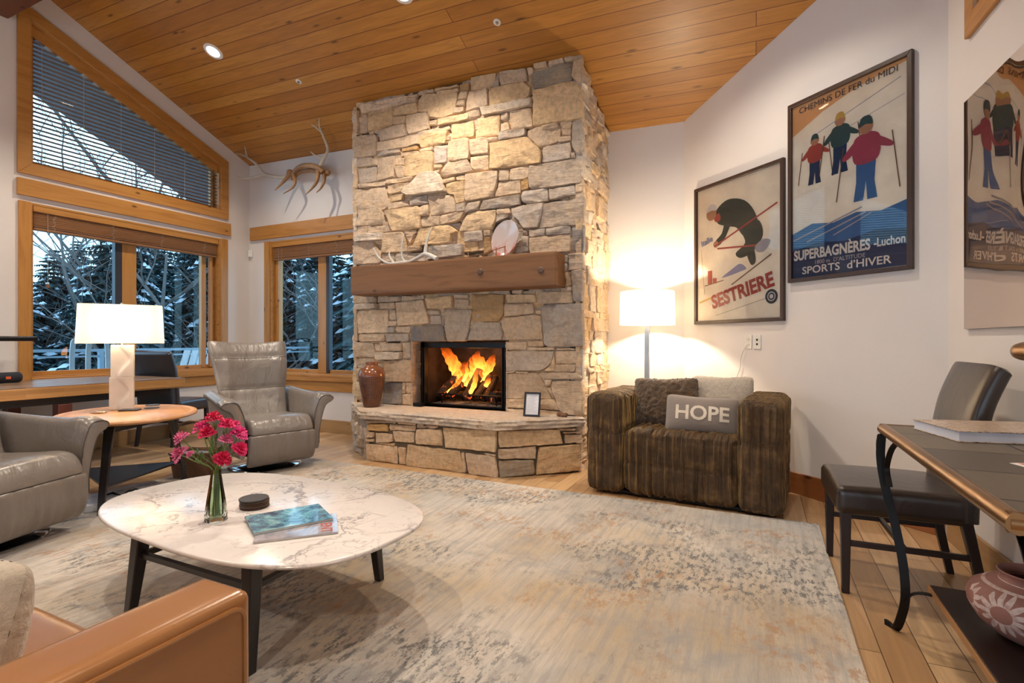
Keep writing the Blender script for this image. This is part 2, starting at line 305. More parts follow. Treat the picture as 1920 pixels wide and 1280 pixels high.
STONES_F = """t -3.912 3.711 -3.306 3.697 -3.302 3.62 -3.903 3.618
t -4.006 3.67 -3.945 3.655 -3.94 3.401 -4.006 3.408
t -3.936 3.614 -3.829 3.605 -3.829 3.414 -3.926 3.416
y -3.811 3.583 -3.473 3.577 -3.49 3.426 -3.82 3.413
y -3.46 3.591 -3.168 3.594 -3.168 3.495 -3.468 3.513
t -3.302 3.689 -3.176 3.684 -3.176 3.653 -3.302 3.668
t -3.297 3.66 -3.18 3.651 -3.176 3.602 -3.297 3.616
y -3.164 3.613 -3.082 3.665 -2.68 3.596 -2.718 3.394 -2.905 3.385 -3.033 3.426 -3.049 3.476 -3.168 3.502
t -3.082 3.695 -2.973 3.693 -2.969 3.666 -3.074 3.667
y -2.957 3.687 -2.68 3.669 -2.676 3.648 -2.957 3.663
y -2.921 3.646 -2.676 3.638 -2.676 3.599 -2.921 3.626
o -2.664 3.665 -2.559 3.669 -2.559 3.591 -2.664 3.603
t -2.649 3.594 -2.566 3.586 -2.585 3.515 -2.683 3.528
t -2.687 3.519 -2.596 3.511 -2.611 3.452 -2.703 3.47
t -2.741 3.464 -2.611 3.442 -2.611 3.393 -2.741 3.401
y -3.477 3.504 -3.314 3.484 -3.323 3.417 -3.477 3.423
t -3.662 3.407 -3.336 3.409 -3.331 3.29 -3.662 3.279 -3.671 3.366
t -3.308 3.49 -3.057 3.474 -3.025 3.303 -3.272 3.287 -3.31 3.387
t -3.021 3.373 -2.933 3.377 -2.937 3.327 -3.025 3.336
y -2.921 3.371 -2.559 3.371 -2.559 3.306 -2.756 3.308 -2.913 3.31
t -3.135 3.295 -2.787 3.294 -2.78 3.256 -3.123 3.262
y -3.135 3.254 -2.803 3.247 -2.826 3.122 -3.123 3.122 -3.147 3.154
y -2.764 3.29 -2.71 3.307 -2.507 3.286 -2.499 3.136 -2.756 3.16
t -2.819 3.18 -2.776 3.183 -2.776 3.147 -2.811 3.146
t -2.795 3.143 -2.566 3.128 -2.559 2.929 -2.787 2.933 -2.803 3.098
t -4.006 3.386 -3.734 3.373 -3.698 3.335 -3.716 3.145 -4.001 3.149
t -3.689 3.269 -3.152 3.263 -3.143 3.166 -3.357 3.16 -3.6 3.177 -3.693 3.177
g -3.653 3.185 -3.391 3.165 -3.391 3.123 -3.582 3.125 -3.716 3.131
o -3.361 3.153 -3.156 3.155 -3.168 3.116 -3.357 3.121
t -3.378 3.114 -3.168 3.099 -3.168 3.078 -3.382 3.073
t -3.147 3.113 -2.985 3.111 -2.985 3.077 -3.139 3.081
g -3.982 3.146 -3.761 3.124 -3.766 3.035 -3.982 3.048
t -3.752 3.101 -3.684 3.098 -3.684 3.03 -3.757 3.034
t -3.671 3.099 -3.464 3.086 -3.451 3.014 -3.47 2.873 -3.689 2.864
t -3.434 3.06 -3.34 3.056 -3.34 2.98 -3.443 2.992
t -3.46 2.984 -3.336 2.969 -3.331 2.848 -3.417 2.859
y -3.323 3.071 -2.985 3.067 -2.973 2.924 -2.985 2.831 -3.314 2.856
g -2.961 3.11 -2.819 3.107 -2.815 2.934 -2.961 2.936
t -2.961 2.925 -2.873 2.923 -2.881 2.884 -2.961 2.892
g -3.95 3.026 -3.7 3.016 -3.7 2.86 -3.933 2.856
t -3.933 2.852 -3.583 2.845 -3.578 2.802 -3.928 2.812
t -4.005 3.056 -3.961 3.054 -3.95 2.815 -3.994 2.821
t -3.568 2.851 -3.207 2.844 -3.237 2.803 -3.562 2.804
t -3.547 2.79 -3.256 2.789 -3.306 2.726 -3.357 2.708 -3.531 2.7
T -3.347 2.694 -3.119 2.856 -2.927 2.846 -2.88 2.792 -2.833 2.675 -2.824 2.642 -3.276 2.649
t -2.891 2.805 -2.842 2.89 -2.784 2.931 -2.574 2.917 -2.518 2.803 -2.862 2.788
t -2.974 2.916 -2.889 2.912 -2.908 2.843 -2.965 2.859
t -2.861 2.765 -2.723 2.77 -2.723 2.735 -2.852 2.725
t -2.714 2.777 -2.587 2.768 -2.596 2.73 -2.704 2.737
y -2.824 2.713 -2.614 2.721 -2.605 2.515 -2.704 2.51 -2.736 2.6 -2.815 2.625
t -3.994 2.803 -3.562 2.783 -3.521 2.67 -3.531 2.587 -3.625 2.539 -3.583 2.426 -3.604 2.394 -3.983 2.409
y -3.51 2.677 -3.357 2.687 -3.347 2.624 -3.51 2.618
t -3.547 2.597 -3.276 2.608 -3.276 2.555 -3.541 2.538
g -3.256 2.622 -3.041 2.625 -3.036 2.556 -3.256 2.548
t -3.036 2.616 -2.741 2.597 -2.709 2.433 -3.003 2.42
y -3.583 2.53 -3.148 2.528 -3.128 2.421 -3.128 2.308 -3.479 2.307
t -3.138 2.527 -3.032 2.531 -3.032 2.427 -3.133 2.43
t -3.119 2.412 -2.903 2.41 -2.899 2.318 -3.109 2.318
g -2.704 2.495 -2.596 2.502 -2.596 2.429 -2.695 2.424
t -2.894 2.405 -2.605 2.414 -2.65 2.341 -2.889 2.317
t -3.977 2.4 -3.829 2.39 -3.829 2.313 -3.972 2.317
t -3.813 2.38 -3.51 2.373 -3.5 2.309 -3.807 2.32
T -3.983 2.31 -3.594 2.301 -3.604 2.226 -3.983 2.236
t -3.588 2.292 -3.357 2.284 -3.337 2.253 -3.296 2.078 -3.615 2.085
t -3.326 2.285 -3.182 2.289 -3.187 2.257 -3.316 2.26
t -3.306 2.251 -3.202 2.25 -3.246 2.156 -3.286 2.2
y -3.148 2.302 -2.787 2.304 -2.695 2.236 -2.759 2.211 -2.778 2.134 -3.227 2.134
t -4.005 2.23 -3.753 2.218 -3.631 2.094 -3.625 2.01 -3.668 1.979 -3.972 1.99
t -3.286 2.13 -3.128 2.126 -3.138 2.082 -3.286 2.077
t -3.615 2.072 -3.454 2.069 -3.459 1.974 -3.615 1.975
g -3.448 2.068 -3.051 2.052 -3.051 1.972 -3.438 1.972
g -3.032 2.107 -2.632 2.107 -2.632 1.998 -3.041 1.979
y -2.583 2.404 -2.288 2.407 -2.262 2.393 -2.275 2.304 -2.313 2.217 -2.673 2.231
t -2.597 2.777 -2.245 2.77 -2.237 2.72 -2.296 2.525 -2.592 2.517 -2.605 2.577
t -2.228 2.775 -2.125 2.768 -2.129 2.661 -2.237 2.671
t -2.112 2.762 -1.926 2.773 -1.926 2.663 -2.006 2.648 -2.12 2.663
t -2.245 2.657 -2.01 2.649 -2.002 2.53 -2.279 2.526
o -2.002 2.637 -1.926 2.656 -1.926 2.554 -1.998 2.548
g -1.919 2.765 -1.453 2.757 -1.423 2.694 -1.423 2.547 -1.869 2.544 -1.919 2.566
g -1.99 2.547 -1.738 2.541 -1.731 2.429 -1.894 2.422 -1.99 2.444 -2.006 2.49
g -1.723 2.521 -1.486 2.527 -1.468 2.447 -1.715 2.431
g -1.483 2.523 -1.406 2.527 -1.406 2.457 -1.461 2.461
g -2.403 2.499 -2.018 2.514 -2.014 2.425 -2.104 2.413 -2.447 2.42
g -2.565 2.499 -2.429 2.506 -2.46 2.422 -2.601 2.406 -2.619 2.416
t -2.262 2.404 -2.12 2.407 -2.108 2.35 -2.258 2.355
g -2.104 2.398 -1.785 2.41 -1.792 2.35 -1.839 2.195 -1.974 2.193 -2.031 2.272 -2.096 2.338
g -1.777 2.398 -1.395 2.421 -1.403 2.179 -1.824 2.187
g -2.271 2.349 -2.112 2.34 -2.137 2.32 -2.271 2.281
g -2.619 2.222 -2.416 2.215 -2.407 2.119 -2.619 2.125
t -2.403 2.214 -2.322 2.21 -2.33 2.162 -2.399 2.164
o -2.399 2.156 -2.33 2.151 -2.326 2.075 -2.305 2.013 -2.399 1.981
g -1.99 2.121 -1.926 2.116 -1.93 1.977 -2.071 1.966
t -1.918 2.101 -1.662 2.107 -1.527 2.106 -1.52 1.954 -1.654 1.95 -1.914 1.962
g -1.754 2.173 -1.52 2.172 -1.52 2.109 -1.746 2.111
g -1.926 2.181 -1.761 2.174 -1.761 2.109 -1.918 2.111
g -1.982 2.179 -1.942 2.179 -1.942 2.132 -1.982 2.132
d -1.505 2.164 -1.403 2.172 -1.41 1.939 -1.497 1.953
g -1.541 1.93 -1.405 1.92 -1.409 1.788 -1.537 1.783
g -1.576 1.912 -1.544 1.91 -1.548 1.853 -1.576 1.855
g -1.576 1.845 -1.551 1.844 -1.551 1.777 -1.572 1.771
t -1.562 1.767 -1.516 1.768 -1.509 1.645 -1.565 1.64
g -1.509 1.774 -1.411 1.779 -1.411 1.502 -1.488 1.507
g -1.551 1.636 -1.506 1.638 -1.506 1.598 -1.551 1.6
t -1.84 1.581 -1.789 1.603 -1.509 1.595 -1.495 1.494 -1.759 1.489 -1.84 1.492
y -2.161 1.59 -1.863 1.582 -1.855 1.506 -2.146 1.508
o -2.535 1.608 -2.181 1.594 -2.185 1.41 -2.24 1.34 -2.526 1.341
t -2.169 1.502 -1.878 1.496 -1.874 1.407 -2.173 1.385
t -1.863 1.437 -1.803 1.439 -1.803 1.395 -1.863 1.403
g -1.796 1.439 -1.781 1.48 -1.414 1.485 -1.407 1.109 -1.73 1.101 -1.77 1.121
t -2.209 1.347 -2.161 1.374 -1.855 1.396 -1.803 1.381 -1.785 1.169 -2.146 1.166 -2.185 1.233
g -2.53 1.338 -2.225 1.329 -2.201 1.241 -2.209 1.17 -2.581 1.163
t -2.099 1.626 -1.991 1.628 -1.999 1.594 -2.099 1.598
t -1.983 1.618 -1.863 1.616 -1.863 1.585 -1.983 1.593
g -2.861 1.472 -2.559 1.464 -2.52 1.458 -2.595 1.156 -2.821 1.151
t -2.732 1.568 -2.558 1.557 -2.558 1.469 -2.732 1.483
t -2.732 1.615 -2.563 1.604 -2.563 1.572 -2.727 1.582
t -4.005 1.649 -3.825 1.637 -3.707 1.628 -3.707 1.566 -3.998 1.565
t -3.688 1.622 -3.386 1.621 -3.386 1.571 -3.682 1.565
t -3.367 1.62 -3.091 1.615 -3.085 1.58 -3.367 1.57
y -3.062 1.589 -2.749 1.602 -2.743 1.488 -3.044 1.477
T -3.971 1.559 -3.694 1.555 -3.688 1.504 -3.958 1.496
t -3.662 1.56 -3.454 1.553 -3.466 1.493 -3.662 1.498
t -3.441 1.558 -3.085 1.571 -3.021 1.331 -3.417 1.312
g -3.044 1.467 -2.895 1.463 -2.895 1.42 -3.039 1.423
g -3.015 1.413 -2.884 1.41 -2.878 1.319 -3.01 1.326
t -3.944 1.485 -3.541 1.485 -3.535 1.313 -3.554 1.242 -3.944 1.24
t -3.529 1.48 -3.454 1.483 -3.441 1.377 -3.529 1.379
t -3.535 1.364 -3.429 1.362 -3.435 1.312 -3.535 1.313
t -3.998 1.502 -3.958 1.491 -3.951 1.157 -3.998 1.162
g -3.554 1.298 -3.447 1.297 -3.454 1.242 -3.548 1.242
t -3.441 1.302 -3.246 1.304 -3.258 1.24 -3.435 1.242
d -3.234 1.309 -2.861 1.309 -2.833 1.151 -3.252 1.156
t -3.934 1.23 -3.586 1.229 -3.586 1.156 -3.934 1.151
g -3.573 1.229 -3.27 1.231 -3.27 1.156 -3.554 1.151
t -3.766 1.146 -3.573 1.148 -3.573 1.131 -3.766 1.136
t -3.991 1.146 -3.74 1.131 -3.714 0.982 -3.978 0.979
t -3.72 1.121 -3.649 1.116 -3.63 1.05 -3.714 1.049
t -3.643 1.131 -3.367 1.131 -3.367 1.052 -3.617 1.05
t -3.355 1.136 -3.258 1.141 -3.252 0.973 -3.349 0.972
T -3.714 1.034 -3.367 1.042 -3.367 0.967 -3.688 0.957
t -3.985 0.963 -3.74 0.967 -3.707 0.921 -3.72 0.87 -3.978 0.864
t -3.592 0.943 -3.246 0.964 -3.24 0.737 -3.586 0.73
y -3.958 0.854 -3.884 0.856 -3.891 0.731 -3.958 0.729
t -3.701 0.957 -3.598 0.953 -3.598 0.872 -3.701 0.87
d -3.592 0.71 -3.361 0.718 -3.361 0.503 -3.605 0.491
t -3.355 0.718 -3.324 0.719 -3.324 0.61 -3.355 0.608
t -3.312 0.724 -3.24 0.727 -3.246 0.613 -3.312 0.61
t -3.349 0.599 -3.246 0.603 -3.246 0.499 -3.349 0.504
t -3.985 0.712 -3.891 0.715 -3.884 0.518 -3.978 0.514
t -3.878 0.716 -3.605 0.715 -3.617 0.49 -3.871 0.477
t -2.161 1.144 -1.942 1.144 -1.945 1.076 -2.161 1.072
t -1.929 1.147 -1.777 1.156 -1.77 1.105 -1.929 1.104
t -1.929 1.095 -1.673 1.096 -1.673 1.072 -1.922 1.07
g -2.154 1.059 -1.67 1.063 -1.705 0.957 -1.79 0.889 -1.882 0.881 -2.154 0.874
t -1.657 1.063 -1.457 1.068 -1.46 0.956 -1.657 0.949
t -1.67 0.94 -1.475 0.944 -1.481 0.881 -1.67 0.88
t -1.648 1.09 -1.478 1.088 -1.478 1.076 -1.648 1.075
g -1.441 1.079 -1.411 1.085 -1.411 0.816 -1.472 0.814 -1.472 0.867
t -2.151 0.868 -2.064 0.873 -2.078 0.857 -2.154 0.855
t -2.057 0.87 -1.922 0.87 -1.929 0.858 -2.051 0.858
t -2.151 0.846 -1.842 0.863 -1.777 0.786 -1.757 0.726 -1.699 0.632 -2.154 0.614
t -1.816 0.864 -1.478 0.873 -1.417 0.845 -1.417 0.818 -1.77 0.811
t -1.77 0.801 -1.699 0.801 -1.712 0.749 -1.757 0.747
t -1.75 0.739 -1.712 0.74 -1.673 0.633 -1.692 0.638
t -1.692 0.789 -1.411 0.801 -1.411 0.502 -1.534 0.497 -1.616 0.522 -1.673 0.657 -1.705 0.74
t -2.154 0.608 -1.673 0.627 -1.628 0.54 -2.147 0.53
t -2.147 0.52 -1.725 0.528 -1.597 0.512 -1.597 0.488 -2.133 0.48
y -1.673 1.042 -1.673 0.886 -1.777 0.883 -1.699 0.939
y -2.535 3.708 -2.262 3.701 -2.278 3.61 -2.326 3.577 -2.535 3.577
g -2.251 3.689 -2.235 3.686 -2.235 3.572 -2.304 3.577
t -2.224 3.693 -1.956 3.675 -1.945 3.557 -2.219 3.573
t -1.945 3.668 -1.885 3.664 -1.875 3.625 -1.925 3.59
t -1.875 3.689 -1.752 3.689 -1.747 3.638 -1.87 3.651
t -1.733 3.684 -1.594 3.692 -1.584 3.641 -1.728 3.638
t -1.584 3.686 -1.426 3.715 -1.417 3.647 -1.575 3.643
m -1.885 3.618 -1.728 3.629 -1.504 3.627 -1.509 3.46 -1.875 3.46 -1.905 3.53
t -1.495 3.63 -1.417 3.638 -1.417 3.431 -1.463 3.445 -1.504 3.49
t -2.63 3.586 -2.568 3.583 -2.585 3.519 -2.619 3.525
t -2.551 3.57 -2.353 3.568 -2.353 3.405 -2.596 3.394
y -2.337 3.565 -1.976 3.555 -1.91 3.485 -1.925 3.415 -1.996 3.387 -2.337 3.397
T -2.429 3.391 -1.976 3.379 -1.895 3.372 -1.905 3.31 -2.407 3.315
y -1.875 3.441 -1.537 3.457 -1.472 3.438 -1.426 3.393 -1.412 3.109 -1.875 3.125
t -2.619 3.378 -2.44 3.379 -2.435 3.32 -2.619 3.31
t -2.214 3.303 -2.135 3.298 -2.14 3.233 -2.214 3.241
t -2.125 3.305 -1.905 3.296 -1.885 3.122 -2.099 3.122
t -2.214 3.208 -2.13 3.212 -2.12 3.135 -2.214 3.128
y -2.462 3.301 -2.224 3.3 -2.224 3.097 -2.468 3.113
g -2.23 3.126 -1.956 3.116 -1.961 3.052 -2.224 3.045
t -2.353 3.09 -2.235 3.084 -2.235 3.046 -2.331 3.053
t -1.94 3.095 -1.806 3.108 -1.613 3.061 -1.622 2.986 -1.651 2.937 -1.816 2.913 -1.935 3.039
t -1.796 3.115 -1.641 3.115 -1.641 3.07 -1.796 3.07
t -1.627 3.112 -1.509 3.109 -1.514 3.039 -1.594 3.044
t -1.598 3.036 -1.514 3.034 -1.518 2.977 -1.598 2.995
t -1.636 2.979 -1.518 2.973 -1.518 2.929 -1.636 2.934
g -1.5 3.09 -1.444 3.106 -1.412 3.091 -1.412 2.784 -1.453 2.799 -1.504 2.877
t -2.551 3.108 -2.369 3.097 -2.342 3.05 -2.342 2.949 -2.54 2.965
y -2.326 3.037 -1.945 3.036 -1.801 2.888 -1.806 2.771 -2.326 2.789
g -1.781 2.913 -1.523 2.92 -1.518 2.773 -1.796 2.778
t -2.548 2.947 -2.348 2.936 -2.348 2.792 -2.507 2.815 -2.548 2.859
g -1.509 2.816 -1.481 2.816 -1.481 2.767 -1.509 2.772
t -1.723 2.736 -1.575 2.75 -1.575 2.728 -1.723 2.731"""
STONES_L = """t -0.073 0.157 0.374 0.168 0.382 -0.014 -0.065 -0.022
t 0.396 0.164 0.475 0.166 0.475 -0.01 0.396 -0.019
y 0.49 0.196 0.992 0.187 1.069 0.189 1.133 -0.007 0.482 -0.026
t 1.082 0.18 1.114 0.183 1.139 0.004 1.114 0.001
t 1.126 0.179 1.431 0.172 1.449 -0.011 1.158 -0.004
y 0.881 0.384 1.437 0.395 1.431 0.214 0.914 0.207
t 0.595 0.346 0.875 0.367 0.888 0.215 0.595 0.211
t 0.602 0.397 0.835 0.392 0.835 0.37 0.602 0.357
t 0.316 0.307 0.574 0.316 0.574 0.215 0.338 0.205
t 0.271 0.367 0.595 0.374 0.588 0.323 0.286 0.31
t 0.374 0.397 0.595 0.402 0.588 0.379 0.374 0.375
o -0.034 0.351 0.264 0.367 0.271 0.298 -0.018 0.287
t -0.034 0.387 0.36 0.396 0.352 0.379 -0.034 0.363
t 0.106 0.273 0.316 0.278 0.323 0.204 0.106 0.173
t -0.073 0.27 0.09 0.277 0.09 0.224 -0.073 0.217
t -0.073 0.205 0.09 0.213 0.09 0.183 -0.073 0.175
t 0.106 0.173 0.345 0.194 0.345 0.171 0.271 0.164
t 1.293 0.195 1.431 0.198 1.431 0.178 1.342 0.174"""
STONES_R = """y -0.011 0.392 0.543 0.39 0.572 0.261 0.01 0.252
t -0.011 0.238 0.333 0.252 0.333 0.142 -0.011 0.161
m 0.005 0.144 0.311 0.132 0.317 0.011 0.01 -0.005
y 0.36 0.24 0.736 0.248 0.736 0.017 0.327 0.005
t 0.594 0.34 0.753 0.327 0.759 0.263 0.594 0.26
t 0.521 0.396 0.69 0.394 0.69 0.373 0.533 0.374
t 0.577 0.362 0.748 0.36 0.753 0.344 0.577 0.346"""
# ------------------------------------------------------------------ palette
def wall_paint():
    t = NT('wall_paint'); v = t.coords()
    n = t.noise(v, 1.3, 4)
    c = t.ramp(n, [(.3, (.70, .655, .63)), (.7, (.75, .705, .68))])
    return t.fin(c, .55, 0, t.bump(t.noise(v, 7, 5, .6), .12, .02))
M = {}
M['wall'] = wall_paint()
M['ceil'] = planks('ceiling_boards', [(.42, .165, .024), (.52, .225, .036), (.60, .285, .055)], .130, 6.5, 'x', .0032, .42, True, (.12, .035, .006), .08, .34)
M['floor'] = planks('oak_floor', [(.42, .24, .11), (.56, .35, .18), (.66, .45, .26)], .135, 1.7, 'y', .0022, .35, False, (.10, .05, .02), .2, .3)
for a in 'xyz':
    M['trim' + a] = wood('fir_trim_' + a, (.50, .235, .055), (.34, .13, .022), a, .42, 1, True, 1, .1)
    M['base' + a] = wood('baseboard_wood_' + a, (.40, .24, .11), (.30, .16, .06), a, .5)
    M['oak' + a] = wood('dark_oak_' + a, (.25, .112, .040), (.13, .050, .016), a, .55, 1, True, 1.3)
    M['blk' + a] = wood('black_wood_' + a, (.018, .015, .017), (.008, .007, .008), a, .35, 1, False, .6, .15)
M['redbase'] = wood('red_baseboard', (.30, .10, .03), (.20, .06, .015), 'x', .4)
M['beam'] = wood('beam_wood', (.16, .055, .025), (.09, .03, .012), 'x', .6)
M['mortar'] = simple('dark_mortar', (.10, .075, .05), .95, bump=.4)  # dark mortar colour of the cores behind the stones
M['stone'] = stone_mat('ledge_stone')
M['slab'] = stone_mat('hearth_slab_stone', False, (.58, .48, .40))
M['black'] = simple('black_steel', (.012, .012, .014), .35, .6)
M['iron'] = simple('wrought_iron', (.014, .012, .012), .42, .7, bump=.15)
M['chrome'] = simple('polished_chrome', (.62, .64, .66), .12, 1)
M['steel'] = simple('brushed_nickel', (.42, .39, .36), .32, 1)
M['white'] = simple('white_plastic', (.72, .70, .66), .4)
M['frame'] = wood('poster_frame_wood', (.060, .030, .018), (.03, .014, .008), 'y', .35, 1, False)
M['soot'] = simple('sooty_brick', (.035, .026, .026), .9, var=.3, nscale=9, bump=.3)
M['ash'] = simple('grey_ash', (.23, .21, .21), .95, var=.3, nscale=30, bump=.6, bscale=60, bdist=.01)
M['blind'] = wood('wood_blind', (.20, .075, .022), (.11, .036, .010), 'y', .5, 1, False)
M['blindx'] = wood('wood_blind_x', (.30, .135, .05), (.17, .07, .022), 'x', .5, 1, False)
M['cord'] = simple('pale_cord', (.6, .55, .5), .8)
M['dark'] = simple('dark_bronze_sash', (.03, .03, .04), .4)

def glass_pane(name, tint=(.72, .90, .95), refl=.5):
    t = NT(name); t.n.remove(t.b)
    tr = t.node('ShaderNodeBsdfTransparent', Color=(*tint, 1)); gl = t.node('ShaderNodeBsdfGlossy', Roughness=.01, Color=(1, 1, 1, 1))
    fr = t.node('ShaderNodeFresnel', IOR=1.45); mx = t.node('ShaderNodeMixShader')
    t.link(t.math('MULTIPLY', fr.outputs[0], refl), mx.inputs[0]); t.link(tr.outputs[0], mx.inputs[1]); t.link(gl.outputs[0], mx.inputs[2])
    t.link(mx.outputs[0], t.out.inputs[0]); return t.m
M['glass'] = glass_pane('window_glass', (.58, .84, .92), .8)
M['pglass'] = glass_pane('picture_glass', (1, 1, 1), .9)
M['clear'] = glass_pane('clear_glass', (.90, .96, .93), 1.6)

# ------------------------------------------------------------------ room shell
XL, YB, YR = -6.398, 4.989, 5.292
RC, DC = V((-.665, 5.292, 0)), V((.994, 3.856, 0))
def WM(o, u):
    u = V((u[0], u[1], 0)).normalized(); z = V((0, 0, 1)); w = u.cross(z)
    return Matrix(((u.x, z.x, w.x, o[0]), (u.y, z.y, w.y, o[1]), (u.z, z.z, w.z, 0), (0, 0, 0, 1)))
ML = WM((XL, 0), (0, 1)); MBk = WM((0, YB), (1, 0)); MBr = WM((0, YR), (1, 0))
MR = WM(RC, DC - RC); MD = WM(DC, (.0594, -.9982))
def wall(name, M4, outer, holes, m, th=.2, label=None):
    b = MB(); b.M = M4
    loops = [[V((p[0], p[1], 0)) for p in L] for L in [outer] + holes]
    tri = geometry.tessellate_polygon(loops); flatp = [p for L in loops for p in L]; n = len(flatp)
    vs = [(p.x, p.y, 0) for p in flatp] + [(p.x, p.y, -th) for p in flatp]; fs = []
    for a, c, d in tri:
        if (flatp[c]-flatp[a]).cross(flatp[d]-flatp[a]).z < 0: c, d = d, c
        fs += [(a, c, d), (d+n, c+n, a+n)]
    o = 0
    for L in loops:
        k = len(L)
        for i in range(k): j = (i+1) % k; fs.append((o+i, o+j, o+j+n, o+i+n))
        o += k
    b.add(vs, fs); return struct(name, b, m, label, smooth=False)

up = lambda y, s=0: (y, ceil_h(XL, y) + .05)
WL1 = [(2.577, .79), (4.552, .79), (4.552, 2.50), (2.577, 2.50)]
WU1 = [(2.577, 2.868), (4.552, 2.868), (4.552, 3.459), (2.577, 4.266)]
WL2 = [(.15, .79), (2.12, .79), (2.12, 2.50), (.15, 2.50)]
WU2 = [(.15, 2.868), (2.12, 2.868), (2.12, 4.266), (.15, 3.459)]
wall('wall_left', ML, [(-4, 0), (5.19, 0), up(5.19), up(2.35), up(-4)], [WL1, WU1, WL2, WU2], M['wall'], .2, 'white plaster wall with tall windows on the left')
WB = [(-5.99, .72), (-4.15, .72), (-4.15, 2.50), (-5.99, 2.50)]
wall('wall_back', MBk, [(XL, 0), (-3.2, 0), (-3.2, ceil_h(-3.2, YB)+.05), (XL, ceil_h(XL, YB)+.05)], [WB], M['wall'], .2, 'white plaster back wall beside the chimney with a window')
wall('wall_back_right', MBr, [(-1.9, 0), (-.665, 0), (-.665, ceil_h(-.665, YR)+.05), (-1.9, ceil_h(-1.9, YR)+.05)], [], M['wall'], .2, 'narrow white wall right of the chimney')
hR = lambda u, Mx: ceil_h(*(Mx @ V((u, 0, 0)))[:2]) + .05
wall('wall_right', MR, [(0, 0), (2.194, 0), (2.194, hR(2.194, MR)), (0, hR(0, MR))], [], M['wall'], .2, 'white angled wall behind the framed ski posters')
WD = [(.39, 2.87), (1.40, 2.87), (1.40, 4.20), (.39, 3.85)]
wall('wall_far_right', MD, [(0, 0), (7.8, 0), (7.8, hR(7.8, MD)), (1.51, hR(1.51, MD)), (0, hR(0, MD))], [WD], M['wall'], .2, 'white wall behind the iron desk')

b = MB(); b.box((XL-.2, -4, -.1), (1.8, 5.5, 0)); struct('floor', b, M['floor'], 'light oak plank floor', smooth=False)
def ceiling(name, sy, label):
    x = V((1, 0, -.03)).normalized(); y = V((0, sy, -.432)); y = (y - x*y.dot(x)).normalized(); z = x.cross(y)
    o = V((0, 2.35, ceil_h(0, 2.35)))
    s = 1 if z.z > 0 else -1
    b = MB(); b.box((XL-.15, -.0, 0 if s > 0 else -.1), (1.75, 3.6 if sy > 0 else 7.0, .1 if s > 0 else 0))
    ob = struct(name, b, M['ceil'], label, smooth=False)
    ob.matrix_world = Matrix(((x.x, y.x, z.x, o.x), (x.y, y.y, z.y, o.y), (x.z, y.z, z.z, o.z), (0, 0, 0, 1)))
ceiling('ceiling', 1, 'sloping knotty pine board ceiling over the fireplace side')
ceiling('ceiling', -1, 'sloping pine board ceiling on the other side of the ridge')
b = MB(); b.box((XL+.003, 2.06, 4.18), (1.05, 2.41, 4.70)); struct('trim_1', b, M['beam'], 'dark stained ridge beam under the ceiling', bevel=.01)
# baseboards
b = MB(); b.box((XL+.003, YB-.02, 0), (-4.02, YB, .16)); struct('baseboard_back', b, M['basex'], 'light wood baseboard under the back window', bevel=.004)
b = MB(); b.box((XL, -4, 0), (XL+.02, YB-.021, .16)); struct('baseboard_left', b, M['basey'], 'light wood baseboard along the left wall', bevel=.004)
b = MB(); b.box((0.02, 0, 0), (2.18, .16, .018)); o = struct('baseboard_right', b, M['redbase'], 'reddish wood baseboard under the posters', bevel=.004); o.matrix_world = MR
b = MB(); b.box((0.03, 0, 0), (7.7, .15, .018)); o = struct('baseboard_far_right', b, M['basex'], 'tan wood baseboard behind the iron desk', bevel=.004); o.matrix_world = MD
b = MB(); b.box((-1.40, YR-.02, 0), (-.69, YR, .16)); struct('baseboard_back_right', b, M['redbase'], 'reddish wood baseboard right of the chimney', bevel=.004)

